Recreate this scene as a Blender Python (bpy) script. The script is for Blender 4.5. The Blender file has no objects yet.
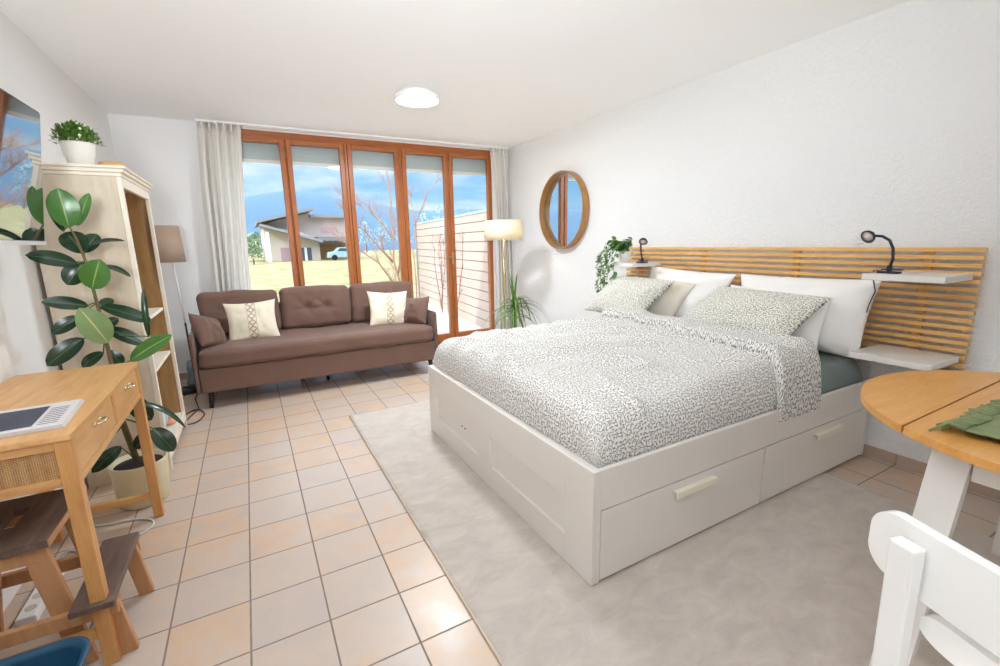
import bpy, bmesh, math, random
from math import sin, cos, pi, radians, sqrt
from mathutils import Vector, Matrix, noise

random.seed(7)
scn = bpy.context.scene
COL = scn.collection

# ------------------------------------------------------------------ camera model
F = 450.76
YAW, PIT, ROL = 0.50256763, 0.20024480, 0.02010824
CAM = Vector((0.3697, -1.4483, 1.2621))
_sy, _cy, _sp, _cp = sin(YAW), cos(YAW), sin(PIT), cos(PIT)
FWD = Vector((_sy*_cp, _cy*_cp, -_sp)); RGT = Vector((_cy, -_sy, 0)); DWN = FWD.cross(RGT)
R2 = RGT*cos(ROL) + DWN*sin(ROL); D2 = -RGT*sin(ROL) + DWN*cos(ROL)

def at(u, v, axis, val):
    """point of the sight line through pixel (u, v) where the given world axis equals val"""
    d = R2*((u-500)/F) + D2*((v-333)/F) + FWD
    return CAM + d*((val-CAM[axis])/d[axis])

cd = bpy.data.cameras.new('camera'); cam = bpy.data.objects.new('camera', cd); COL.objects.link(cam)
cd.sensor_width = 36; cd.lens = F/1000*36; cd.clip_start = 0.02; cd.clip_end = 2000
cam.matrix_world = Matrix((
    (R2.x, -D2.x, -FWD.x, CAM.x), (R2.y, -D2.y, -FWD.y, CAM.y), (R2.z, -D2.z, -FWD.z, CAM.z), (0, 0, 0, 1)))
scn.camera = cam

# ------------------------------------------------------------------ materials
def srgb(r, g, b):
    f = lambda c: (c/255/12.92) if c/255 <= .04045 else ((c/255+.055)/1.055)**2.4
    return (f(r), f(g), f(b), 1)

class NT:
    def __init__(s, name):
        s.m = bpy.data.materials.new(name); s.m.use_nodes = True; s.t = s.m.node_tree; s.t.nodes.clear()
        s.out = s.n('ShaderNodeOutputMaterial')
    def n(s, typ, inp=None, **kw):
        nd = s.t.nodes.new(typ)
        for k, v in kw.items(): setattr(nd, k, v)
        for k, v in (inp or {}).items():
            sock = nd.inputs[k]
            if isinstance(v, bpy.types.NodeSocket): s.t.links.new(v, sock)
            else: sock.default_value = v
        return nd
    def link(s, a, b): s.t.links.new(a, b)
    def math(s, op, a, b=None, c=None):
        inp = {0: a}
        if b is not None: inp[1] = b
        if c is not None: inp[2] = c
        return s.n('ShaderNodeMath', inp, operation=op).outputs[0]
    def mix(s, fac, a, b, blend='MIX'):
        nd = s.n('ShaderNodeMix', {0: fac, 6: a, 7: b}, data_type='RGBA', blend_type=blend)
        return nd.outputs[2]
    def coord(s, kind='Object'): return s.n('ShaderNodeTexCoord').outputs[kind]
    def mapping(s, vec, scale=(1, 1, 1), rot=(0, 0, 0), loc=(0, 0, 0)):
        return s.n('ShaderNodeMapping', {'Vector': vec, 'Scale': scale, 'Rotation': rot, 'Location': loc}).outputs[0]
    def noise(s, vec, scale=5, detail=3, rough=.5, dist=0):
        return s.n('ShaderNodeTexNoise', {'Vector': vec, 'Scale': scale, 'Detail': detail, 'Roughness': rough, 'Distortion': dist}).outputs[0]
    def ramp(s, fac, stops):
        nd = s.n('ShaderNodeValToRGB', {0: fac}); cr = nd.color_ramp
        while len(cr.elements) > 1: cr.elements.remove(cr.elements[-1])
        cr.elements[0].position = stops[0][0]; cr.elements[0].color = stops[0][1]
        for p, c in stops[1:]:
            e = cr.elements.new(p); e.color = c
        return nd.outputs[0]
    def bump(s, h, strength=.3, dist=.01):
        return s.n('ShaderNodeBump', {'Height': h, 'Strength': strength, 'Distance': dist}).outputs[0]
    def bsdf(s, color, rough=.5, normal=None, metallic=0, **kw):
        b = s.n('ShaderNodeBsdfPrincipled', {'Base Color': color, 'Roughness': rough, 'Metallic': metallic})
        for k, v in kw.items(): b.inputs[k.replace('_', ' ')].default_value = v
        if normal is not None: s.link(normal, b.inputs['Normal'])
        s.link(b.outputs[0], s.out.inputs[0]); return b

def plain(name, rgb, rough=.5, metallic=0, var=.06, nscale=8, bump=0, bscale=200, **kw):
    t = NT(name); c = srgb(*rgb); co = t.coord()
    n = t.noise(co, nscale, 3)
    d = tuple(x*(1-var) for x in c[:3])+(1,); l = tuple(min(1, x*(1+var)) for x in c[:3])+(1,)
    col = t.mix(n, d, l)
    nm = t.bump(t.noise(co, bscale, 2), bump, .004) if bump else None
    t.bsdf(col, rough, nm, metallic, **kw); return t.m

def wood(name, a, b, axis='x', rough=.45, scale=6, bump=.08, knots=0):
    t = NT(name); co = t.coord()
    sc = {'x': (.12, 1, 1), 'y': (1, .12, 1), 'z': (1, 1, .12)}[axis]
    v = t.mapping(co, tuple(k*scale for k in sc))
    n = t.noise(v, 6, 5, .6, .6)
    n2 = t.noise(v, 30, 3, .6)
    f = t.math('ADD', t.math('MULTIPLY', n, .75), t.math('MULTIPLY', n2, .25))
    col = t.ramp(f, [(.3, srgb(*a)), (.7, srgb(*b))])
    if knots:
        k = t.noise(t.mapping(co, tuple(q*3 for q in sc)), 3, 2)
        col = t.mix(t.ramp(k, [(.62, (0, 0, 0, 1)), (.75, (1, 1, 1, 1))]), col, srgb(knots[0], knots[1], knots[2]))
    t.bsdf(col, rough, t.bump(n2, bump, .003)); return t.m

def wall_mat(name, rgb, strength, scale):
    t = NT(name); co = t.coord()
    n = t.noise(co, scale, 5, .65); n2 = t.noise(co, 1.3, 2)
    c = srgb(*rgb); col = t.mix(n2, tuple(x*.97 for x in c[:3])+(1,), c)
    t.bsdf(col, .9, t.bump(n, strength, .012)); return t.m

def floor_mat():
    t = NT('terracotta_tile'); co = t.coord(); T = .24
    sep = t.n('ShaderNodeSeparateXYZ', {0: co})
    def edge(s):
        a = t.math('FRACT', t.math('DIVIDE', t.math('ADD', s, 24.0), T))
        return t.math('MINIMUM', a, t.math('SUBTRACT', 1, a))
    def cell(s): return t.math('FLOOR', t.math('DIVIDE', t.math('ADD', s, 24.0), T))
    wob = t.math('MULTIPLY', t.math('SUBTRACT', t.noise(co, 30, 2), .5), .006)
    e = t.math('ADD', t.math('MINIMUM', edge(sep.outputs[0]), edge(sep.outputs[1])), wob)
    grout = t.n('ShaderNodeMapRange', {0: e, 1: .008, 2: .016, 3: 1, 4: 0}).outputs[0]
    cv = t.n('ShaderNodeCombineXYZ', {0: cell(sep.outputs[0]), 1: cell(sep.outputs[1])}).outputs[0]
    wn = t.n('ShaderNodeTexWhiteNoise', {'Vector': cv}, noise_dimensions='3D').outputs[0]
    shift = t.n('ShaderNodeVectorMath', {0: co, 1: t.n('ShaderNodeVectorMath', {0: cv, 3: 3.7}, operation='SCALE').outputs[0]}, operation='ADD').outputs[0]
    blot = t.noise(shift, 7, 5, .6, .4)
    base = t.ramp(t.math('ADD', t.math('MULTIPLY', blot, .7), t.math('MULTIPLY', wn, .3)),
                  [(.3, srgb(*TILE[0])), (.5, srgb(*TILE[1])), (.62, srgb(*TILE[2])), (.75, srgb(*TILE[3]))])
    col = t.mix(grout, base, srgb(132, 118, 108))
    rgh = t.math('ADD', t.math('MULTIPLY', grout, .4), t.math('ADD', .24, t.math('MULTIPLY', blot, .18)))
    h = t.math('SUBTRACT', t.math('MULTIPLY', t.noise(co, 18, 4), .35), grout)
    t.bsdf(col, rgh, t.bump(h, .35, .004)); return t.m

TILE = [(192, 178, 168), (200, 182, 166), (206, 176, 148), (186, 176, 170)]

def dash_mat(name, cloth, ink, cell=.019, rough=.85, dens=.30):
    """cloth printed with short randomly turned leaf strokes (UV in metres)"""
    t = NT(name); uv = t.coord('UV')
    fac = None
    for k in (0, 1):
        v = t.mapping(uv, (1/cell,)*3, loc=(k*7.3, k*3.1, 0))
        vo = t.n('ShaderNodeTexVoronoi', {'Vector': v, 'Scale': 1.0, 'Randomness': .75}, voronoi_dimensions='2D', feature='F1')
        loc = t.n('ShaderNodeVectorMath', {0: v, 1: vo.outputs['Position']}, operation='SUBTRACT').outputs[0]
        ang = t.math('MULTIPLY', t.n('ShaderNodeSeparateColor', {0: vo.outputs['Color']}).outputs[0], 6.28)
        r = t.n('ShaderNodeVectorRotate', {'Vector': loc, 'Angle': ang}, rotation_type='Z_AXIS').outputs[0]
        s = t.n('ShaderNodeSeparateXYZ', {0: r})
        y2 = t.math('SUBTRACT', s.outputs[1], t.math('MULTIPLY', t.math('MULTIPLY', s.outputs[0], s.outputs[0]), .5))
        d = t.math('ADD', t.math('POWER', t.math('MULTIPLY', s.outputs[0], 2.0), 2.0), t.math('POWER', t.math('MULTIPLY', y2, 9.5), 2.0))
        m = t.n('ShaderNodeMapRange', {0: d, 1: .7, 2: 1.3, 3: 1, 4: 0}).outputs[0]
        if k: m = t.math('MULTIPLY', m, .75)
        fac = m if fac is None else t.math('MAXIMUM', fac, m)
    col = t.mix(fac, srgb(*cloth), srgb(*ink))
    n = t.noise(uv, 9, 4, .6)
    t.bsdf(col, rough, t.bump(n, .25, .02), Sheen_Weight=.15); return t.m

def rattan_mat():
    t = NT('woven_rattan'); co = t.coord()
    v = t.mapping(co, (1, 1, 1))
    s = t.n('ShaderNodeSeparateXYZ', {0: v})
    a = t.math('SINE', t.math('MULTIPLY', s.outputs[0], 640)); b = t.math('SINE', t.math('MULTIPLY', s.outputs[2], 640))
    a2 = t.math('SINE', t.math('MULTIPLY', s.outputs[0], 210))
    sel = t.math('GREATER_THAN', t.math('MULTIPLY', a, b), 0)
    w = t.math('ADD', t.math('MULTIPLY', sel, t.math('ABSOLUTE', a)), t.math('MULTIPLY', t.math('SUBTRACT', 1, sel), t.math('ABSOLUTE', b)))
    n = t.noise(co, 120, 2)
    f = t.math('ADD', t.math('MULTIPLY', w, .7), t.math('MULTIPLY', n, .3))
    f = t.math('ADD', f, t.math('MULTIPLY', a2, .06))
    col = t.ramp(f, [(.15, srgb(96, 62, 32)), (.5, srgb(176, 130, 80)), (.85, srgb(214, 174, 122))])
    t.bsdf(col, .6, t.bump(w, .5, .003)); return t.m

def leaf_mat(name, a, b, rib, rough=.3):
    t = NT(name); uv = t.coord('UV'); s = t.n('ShaderNodeSeparateXYZ', {0: uv})
    d = t.math('ABSOLUTE', t.math('SUBTRACT', s.outputs[0], .5))
    m = t.n('ShaderNodeMapRange', {0: d, 1: .012, 2: .035, 3: 1, 4: 0}).outputs[0]
    n = t.noise(t.coord(), 14, 3)
    vein = t.math('MULTIPLY', t.math('ADD', t.math('SINE', t.math('MULTIPLY', t.math('SUBTRACT', s.outputs[1], t.math('MULTIPLY', d, .6)), 110)), 1), .08)
    col = t.mix(t.math('ADD', t.math('MULTIPLY', n, .85), vein), srgb(*a), srgb(*b))
    t.bsdf(t.mix(m, col, srgb(*rib)), rough); return t.m

def cloth_mat(name, rgb, rough=.9, var=.1, weave=900, bump=.2, sheen=.3, trans=0):
    t = NT(name); co = t.coord(); c = srgb(*rgb)
    n = t.noise(co, 6, 4, .6); w = t.noise(co, weave, 1)
    f = t.math('ADD', t.math('MULTIPLY', n, .8), t.math('MULTIPLY', w, .2))
    col = t.mix(f, tuple(x*(1-var) for x in c[:3])+(1,), tuple(min(1, x*(1+var)) for x in c[:3])+(1,))
    b = t.bsdf(col, rough, t.bump(w, bump, .002), Sheen_Weight=sheen)
    if trans:
        tr = t.n('ShaderNodeBsdfTranslucent', {0: col})
        mx = t.n('ShaderNodeMixShader', {0: trans, 1: b.outputs[0], 2: tr.outputs[0]}); t.link(mx.outputs[0], t.out.inputs[0])
    return t.m

def emit_mat(name, rgb, strength, base=(240, 236, 228)):
    t = NT(name)
    t.bsdf(srgb(*base), .5, Emission_Color=srgb(*rgb), Emission_Strength=strength); return t.m

def glass_mat(name='window_glass', tint=(.97, .99, .98), refl=.08):
    t = NT(name)
    tr = t.n('ShaderNodeBsdfTransparent', {0: tint+(1,)}); gl = t.n('ShaderNodeBsdfGlossy', {0: (1, 1, 1, 1), 'Roughness': .02})
    lw = t.n('ShaderNodeFresnel', {0: 1.45})
    mx = t.n('ShaderNodeMixShader', {0: t.math('MULTIPLY', lw.outputs[0], .3), 1: tr.outputs[0], 2: gl.outputs[0]})
    t.link(mx.outputs[0], t.out.inputs[0]); return t.m

M = {}
M['wall_r'] = wall_mat('white_stucco', (240, 240, 239), 1.0, 55)
M['wall'] = wall_mat('white_plaster', (240, 240, 240), .10, 40)
M['ceil'] = wall_mat('white_ceiling_paint', (250, 250, 250), .04, 30)
M['floor'] = floor_mat()
M['skirt'] = plain('skirting_tile', (186, 164, 146), .5, var=.12, nscale=9)
M['grout'] = plain('grout', (150, 138, 128), .9)
M['frame'] = wood('orange_brown_varnished_wood', (150, 82, 38), (186, 112, 58), 'z', .35, 5)
M['frame_x'] = wood('orange_brown_varnished_rail', (150, 82, 38), (186, 112, 58), 'x', .35, 5)
M['groove'] = plain('dark_wood_groove', (92, 48, 24), .6)
M['brass'] = plain('brushed_brass', (186, 160, 110), .3, 1)
M['nickel'] = plain('satin_nickel', (214, 200, 176), .25, 1)
M['glass'] = glass_mat()
M['shutter'] = plain('shutter_slat', (196, 206, 210), .6)
M['white_pvc'] = plain('white_plastic', (240, 240, 238), .4, var=.02)
M['white'] = plain('white_lacquer', (226, 222, 216), .38, var=.02)
M['white_gloss'] = plain('white_gloss_paint', (240, 238, 234), .2, var=.01)
M['bedwhite'] = plain('white_bed_lacquer', (226, 221, 214), .42, var=.015)
M['seam'] = plain('drawer_gap', (105, 98, 90), .9)
M['handle'] = plain('cream_handle', (232, 226, 208), .4, var=.02)
M['sofa'] = cloth_mat('brown_velvet', (110, 82, 70), .8, .2, 500, .15, .12)
M['sofa_dark'] = plain('black_wood', (28, 24, 26), .4)
M['cream'] = cloth_mat('cream_linen', (230, 220, 196), .9, .08, 700, .4, .1)
M['stitch'] = cloth_mat('tan_embroidery', (166, 138, 100), .9, .3, 300, .8, .1)
M['curtain'] = cloth_mat('white_curtain', (250, 248, 244), .9, .02, 900, .1, .1, .5)
M['dash'] = dash_mat('leaf_print_cotton', (228, 225, 219), (40, 42, 44), .0140)
M['dash_p'] = dash_mat('leaf_print_pillowcase', (230, 227, 216), (52, 52, 48), .0145)
M['teal'] = cloth_mat('grey_teal_sheet', (124, 138, 136), .85, .12, 800, .2, .1)
M['pil_white'] = cloth_mat('white_cotton', (240, 237, 233), .9, .03, 900, .1, .1)
M['pil_beige'] = cloth_mat('beige_cotton', (216, 208, 194), .9, .05, 900, .1, .1)
M['bamboo'] = wood('bamboo', (210, 158, 88), (236, 192, 122), 'y', .35, 7)
M['bamboo_z'] = wood('bamboo_batten', (206, 164, 112), (222, 184, 136), 'z', .5, 7)
M['tabletop'] = wood('bamboo_table', (200, 138, 66), (224, 168, 94), 'x', .32, 5)
M['oak'] = wood('honey_oak', (196, 142, 84), (222, 174, 114), 'x', .4, 5)
M['oak_z'] = wood('honey_oak_upright', (192, 134, 76), (220, 168, 106), 'z', .4, 5)
M['oak_y'] = wood('honey_oak_lengthwise', (200, 148, 90), (226, 180, 122), 'y', .4, 5)
M['rattan'] = rattan_mat()
M['stooltop'] = wood('grey_brown_stain', (84, 66, 58), (122, 100, 88), 'y', .5, 6)
M['stoolleg'] = wood('beech', (176, 124, 82), (200, 152, 108), 'z', .5, 6)
M['pale'] = wood('whitewashed_pine', (200, 186, 162), (224, 212, 192), 'z', .6, 3, knots=(196, 166, 128))
M['palewhite'] = plain('chalky_white_paint', (236, 228, 212), .6, var=.06, nscale=20)
M['inner'] = wood('bare_brown_pine', (150, 114, 70), (192, 156, 106), 'z', .6, 4, knots=(96, 60, 30))
M['shade_beige'] = cloth_mat('beige_lampshade', (196, 172, 152), .9, .04, 900, .2, .1, .25)
M['shade_cream'] = cloth_mat('cream_lampshade', (240, 232, 212), .9, .06, 60, .5, .1, .4)
M['black'] = plain('black_metal', (26, 26, 30), .4, .4)
M['navy'] = plain('dark_navy_plastic', (26, 26, 56), .4)
M['lens'] = plain('frosted_lens', (214, 200, 190), .3)
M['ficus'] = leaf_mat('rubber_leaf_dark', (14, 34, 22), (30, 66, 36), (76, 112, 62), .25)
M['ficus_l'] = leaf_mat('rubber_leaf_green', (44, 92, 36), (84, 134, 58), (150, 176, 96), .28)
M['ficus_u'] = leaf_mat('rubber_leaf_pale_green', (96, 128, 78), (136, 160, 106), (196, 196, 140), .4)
M['grass_blade'] = leaf_mat('dracaena_leaf', (34, 74, 30), (104, 150, 62), (190, 200, 110), .35)
M['pothos'] = leaf_mat('pothos_leaf', (38, 76, 30), (104, 146, 72), (150, 180, 110), .4)
M['bush'] = leaf_mat('small_plant_leaf', (22, 58, 18), (112, 160, 60), (150, 190, 90), .4)
M['bud'] = plain('white_bud', (226, 230, 200), .6)
M['bark'] = plain('plant_stem', (112, 94, 62), .8, var=.3, nscale=40)
M['stemgreen'] = plain('green_stem', (82, 110, 50), .6, var=.2)
M['soil'] = plain('dark_soil', (38, 32, 30), .95, var=.5, nscale=80, bump=.8, bscale=90)
M['potcream'] = plain('cream_ceramic', (222, 212, 178), .4, var=.02)
M['potwhite'] = plain('white_ceramic', (230, 226, 220), .45, var=.02)
M['rug'] = None
M['mirror'] = plain('mirror_silver', (225, 230, 230), .01, 1, var=0)
M['walnut'] = wood('warm_oak_veneer', (150, 104, 58), (186, 138, 84), 'z', .4, 5)
M['diff'] = emit_mat('lamp_diffuser', (255, 244, 226), 1.2)
M['binblue'] = plain('petrol_blue_plastic', (8, 66, 96), .45)
M['green_mat'] = cloth_mat('green_cotton', (122, 134, 84), .95, .12, 420, .6, .2)
M['paper'] = plain('newsprint', (214, 210, 208), .8, var=.03)
M['ink'] = plain('printed_photo', (66, 72, 88), .6, var=.7, nscale=16)
M['cord'] = plain('white_cord', (206, 204, 190), .5)
M['toy_blue'] = plain('pale_blue_toy', (176, 200, 216), .5)
M['toy_orange'] = plain('orange_toy', (224, 160, 128), .5)
M['toy_teal'] = plain('teal_toy', (70, 120, 136), .5)
M['toy_red'] = plain('red_toy', (206, 120, 104), .5)
M['woven'] = None

def rug_mat():
    t = NT('beige_plush'); co = t.coord()
    a = t.noise(t.mapping(co, (1, 1.8, 1)), 7, 5, .65, .8); b = t.noise(co, 260, 2)
    col = t.ramp(a, [(.3, srgb(180, 170, 160)), (.7, srgb(202, 192, 182))])
    h = t.math('ADD', t.math('MULTIPLY', a, .6), t.math('MULTIPLY', b, .4))
    t.bsdf(col, .95, t.bump(h, .35, .008), Sheen_Weight=.4); return t.m
M['rug'] = rug_mat()
def woven_mat():
    t = NT('woven_cord'); co = t.coord()
    w = t.n('ShaderNodeTexWave', {'Vector': t.mapping(co, (1, 1, 1), rot=(0, 0, .6)), 'Scale': 34, 'Distortion': 1.2, 'Detail': 1}).outputs[1]
    col = t.ramp(w, [(.1, srgb(170, 162, 150)), (.5, srgb(232, 228, 220))])
    t.bsdf(col, .8, t.bump(w, .6, .004)); return t.m
M['woven'] = woven_mat()

# ------------------------------------------------------------------ mesh helpers
class MB:
    def __init__(s): s.bm = bmesh.new(); s.uv = s.bm.loops.layers.uv.new('uv')
    def box(s, x0, x1, y0, y1, z0, z1, mat=None, mi=0):
        vs = [Vector((x, y, z)) for z in (z0, z1) for y in (y0, y1) for x in (x0, x1)]
        if mat is not None: vs = [mat @ v for v in vs]
        v = [s.bm.verts.new(p) for p in vs]
        for f in ((0, 2, 3, 1), (4, 5, 7, 6), (0, 1, 5, 4), (2, 6, 7, 3), (0, 4, 6, 2), (1, 3, 7, 5)):
            s.bm.faces.new([v[i] for i in f]).material_index = mi
        return s
    def beam(s, a, b, w, d, up=(0, 0, 1), mi=0):
        """rectangular bar from a to b: w across, d along the 'up'-ish direction"""
        a = Vector(a); b = Vector(b); z = (b-a).normalized(); x = z.cross(Vector(up))
        if x.length < 1e-4: x = z.cross(Vector((1, 0, 0)))
        x.normalize(); y = z.cross(x)
        m = Matrix((x, y, z)).transposed().to_4x4(); m.translation = a
        return s.box(-w/2, w/2, -d/2, d/2, 0, (b-a).length, m, mi)
    def tube(s, pts, r, n=8, mi=0, cap=True):
        pts = [Vector(p) for p in pts]; rs = r if isinstance(r, (list, tuple)) else [r]*len(pts)
        rings = []; prev = None
        for i, p in enumerate(pts):
            t = (pts[min(i+1, len(pts)-1)]-pts[max(i-1, 0)]).normalized()
            if prev is None:
                x = t.cross(Vector((0, 0, 1)))
                if x.length < .05: x = t.cross(Vector((1, 0, 0)))
            else: x = prev-t*prev.dot(t)
            x.normalize(); prev = x; y = t.cross(x)
            rings.append([s.bm.verts.new(p+(x*cos(2*pi*k/n)+y*sin(2*pi*k/n))*rs[i]) for k in range(n)])
        for a, b in zip(rings, rings[1:]):
            for k in range(n):
                f = s.bm.faces.new((a[k], a[(k+1) % n], b[(k+1) % n], b[k])); f.smooth = True; f.material_index = mi
        if cap:
            for rg, rev in ((rings[0], True), (rings[-1], False)):
                f = s.bm.faces.new(rg[::-1] if rev else rg); f.material_index = mi
        return s
    def lathe(s, prof, c=(0, 0, 0), n=32, mi=0, mat=None, close=False, sx=1, sy=1):
        c = Vector(c); rings = []
        for r, z in prof:
            ring = []
            for k in range(n):
                p = Vector((r*cos(2*pi*k/n)*sx, r*sin(2*pi*k/n)*sy, z))
                if mat is not None: p = mat @ p
                ring.append(s.bm.verts.new(p+c))
            rings.append(ring)
        pr = list(zip(rings, rings[1:]))
        if close: pr.append((rings[-1], rings[0]))
        for a, b in pr:
            for k in range(n):
                f = s.bm.faces.new((a[k], a[(k+1) % n], b[(k+1) % n], b[k])); f.smooth = True; f.material_index = mi
        if not close:
            if prof[0][0] > 1e-4: s.bm.faces.new(rings[0][::-1]).material_index = mi
            if prof[-1][0] > 1e-4: s.bm.faces.new(rings[-1]).material_index = mi
        return s
    def prism(s, poly, d, mi=0):
        """poly: 3D points of a planar outline; d: extrusion vector"""
        d = Vector(d); a = [s.bm.verts.new(Vector(p)) for p in poly]; b = [s.bm.verts.new(Vector(p)+d) for p in poly]
        n = len(a)
        s.bm.faces.new(a[::-1]).material_index = mi; s.bm.faces.new(b).material_index = mi
        for k in range(n): s.bm.faces.new((a[k], a[(k+1) % n], b[(k+1) % n], b[k])).material_index = mi
        return s
    def grid(s, fn, nu, nv, uvf=None, mi=0, wrap=False, flip=False):
        g = [[s.bm.verts.new(fn(i/nu, j/nv)) for j in range(nv+1)] for i in range(nu+1)]
        for i in range(nu):
            for j in range(nv):
                q = [(i, j), (i+1, j), (i+1, j+1), (i, j+1)]
                if flip: q = q[::-1]
                try: f = s.bm.faces.new([g[a][b] for a, b in q])
                except ValueError: continue
                f.smooth = True; f.material_index = mi
                for l, (a, b) in zip(f.loops, q):
                    l[s.uv].uv = uvf(a/nu, b/nv) if uvf else (a/nu, b/nv)
        return s
    def ball(s, c, r, sc=(1, 1, 1), mi=0, n=12):
        m = Matrix.Translation(c) @ Matrix.Diagonal((r*sc[0], r*sc[1], r*sc[2], 1))
        res = bmesh.ops.create_uvsphere(s.bm, u_segments=n, v_segments=max(6, n//2+2), radius=1, matrix=m)
        for v in res['verts']:
            for f in v.link_faces: f.smooth = True; f.material_index = mi
        return s
    def leaf(s, base, tip, width, up=(0, 0, 1), droop=0, fold=.15, n=8, mi=0, wide=.5):
        base = Vector(base); tip = Vector(tip); d = tip-base; L = d.length; t = d.normalized()
        up = Vector(up); side = t.cross(up)
        if side.length < .05: side = t.cross(Vector((1, .3, 0)))
        side.normalize(); nr = side.cross(t)
        def fn(u, v):
            q = (u-.5)*2
            k = (v/wide) if v < wide else (1-v)/(1-wide)
            w = width/2*max(0.0, 1-(1-min(1, max(0, k)))**2)**.62
            if v in (0, 1): w = width*.012
            return base+t*(L*v)+side*(q*w)+nr*(abs(q)*w*fold*2+droop*L*(sin(pi*v)))
        return s.grid(fn, 4, n, mi=mi)
    def done(s, name, mats, parent=None, bevel=0, seg=2, solid=0, sub=0, smooth=False, soff=0, flat=False):
        s.bm.normal_update()
        bmesh.ops.recalc_face_normals(s.bm, faces=s.bm.faces[:])
        me = bpy.data.meshes.new(name); s.bm.to_mesh(me); s.bm.free()
        if not isinstance(mats, (list, tuple)): mats = [mats]
        for m in mats: me.materials.append(m)
        o = bpy.data.objects.new(name, me); COL.objects.link(o)
        if smooth or flat:
            for p in me.polygons: p.use_smooth = not flat
        if solid:
            md = o.modifiers.new('solid', 'SOLIDIFY'); md.thickness = solid; md.offset = soff
        if sub:
            md = o.modifiers.new('sub', 'SUBSURF'); md.levels = sub; md.render_levels = sub
        if bevel:
            md = o.modifiers.new('bevel', 'BEVEL'); md.width = bevel; md.segments = seg; md.limit_method = 'ANGLE'; md.angle_limit = radians(40)
        if parent is not None:
            o.parent = parent; o.matrix_parent_inverse = world_of(parent).inverted()
        return o

def world_of(o):
    m = o.matrix_basis.copy()
    if o.parent is not None: m = world_of(o.parent) @ o.matrix_parent_inverse @ m
    return m

def tag(o, label=None, cat=None, group=None, kind=None):
    if label: o['label'] = label
    if cat: o['category'] = cat
    if group: o['group'] = group
    if kind: o['kind'] = kind
    return o
def thing(name, label, cat, loc=(0, 0, 0), group=None, kind=None):
    o = bpy.data.objects.new(name, None); o.empty_display_size = .1; COL.objects.link(o); o.location = loc
    return tag(o, label, cat, group, kind)
def struct(o): o['kind'] = 'structure'; return o
def box(name, m, parent, *b, bevel=.003, seg=2):
    return MB().box(*b).done(name, m, parent, bevel, seg)
def copy_tree(o, parent=None):
    c = o.copy(); COL.objects.link(c)
    if parent is not None: c.parent = parent; c.matrix_parent_inverse = o.matrix_parent_inverse.copy()
    for ch in [x for x in bpy.data.objects if x.parent == o and x != c]: copy_tree(ch, c)
    return c

# ------------------------------------------------------------------ room shell
XL, XR, YB, YF, H = -.533, 3.41, 3.79, -3.7, 2.40
struct(box('floor', M['floor'], None, XL-.2, XR+.2, YF-.25, YB+.3, -.12, 0, bevel=0))
struct(box('ceiling', M['ceil'], None, XL-.2, XR+.2, YF-.25, YB+.3, H, H+.2, bevel=0))
LY0, LY1, LZ0, LZ1 = -3.5, -1.75, .35, 2.2
b = MB().box(XL-.2, XL, YF-.25, LY0, 0, H).box(XL-.2, XL, LY1, YB+.3, 0, H).box(XL-.2, XL, LY0, LY1, 0, LZ0).box(XL-.2, XL, LY0, LY1, LZ1, H)
struct(b.done('wall_left', M['wall']))
struct(box('wall_right', M['wall_r'], None, XR, XR+.2, YF-.25, YB+.155, 0, H, bevel=0))
WX0, WX1, WTOP = .16, 3.17, 2.37
b = MB().box(XL, WX0, YB, YB+.155, 0, H).box(WX1, XR, YB, YB+.155, 0, H).box(WX0, WX1, YB, YB+.155, WTOP, H)
struct(b.done('wall_back', M['wall']))
struct(box('wall_front', M['wall'], None, XL-.2, XR+.2, YF-.25, YF, 0, H, bevel=0))

# skirting tiles along the right wall, behind the bed and past it
def skirting(name, x0, x1, y0, y1, along):
    b = MB().box(x0, x1, y0, y1, 0, .056, mi=1)
    if along == 'y':
        y = y0
        while y < y1:
            e = min(y1, (math.floor(y/.24+1e-6)+1)*.24)
            b.box(x0-.001, x1, y+.003, e-.003, 0, .06); y = e
    else:
        x = x0
        while x < x1:
            e = min(x1, (math.floor(x/.24+1e-6)+1)*.24)
            b.box(x+.003, e-.003, y0-.001, y1, 0, .06); x = e
    return struct(b.done(name, [M['skirt'], M['grout']], bevel=.001))
skirting('baseboard_right', XR-.011, XR, YF, YB, 'y')
skirting('baseboard_back', XL, WX0-.001, YB-.011, YB, 'x')

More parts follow.
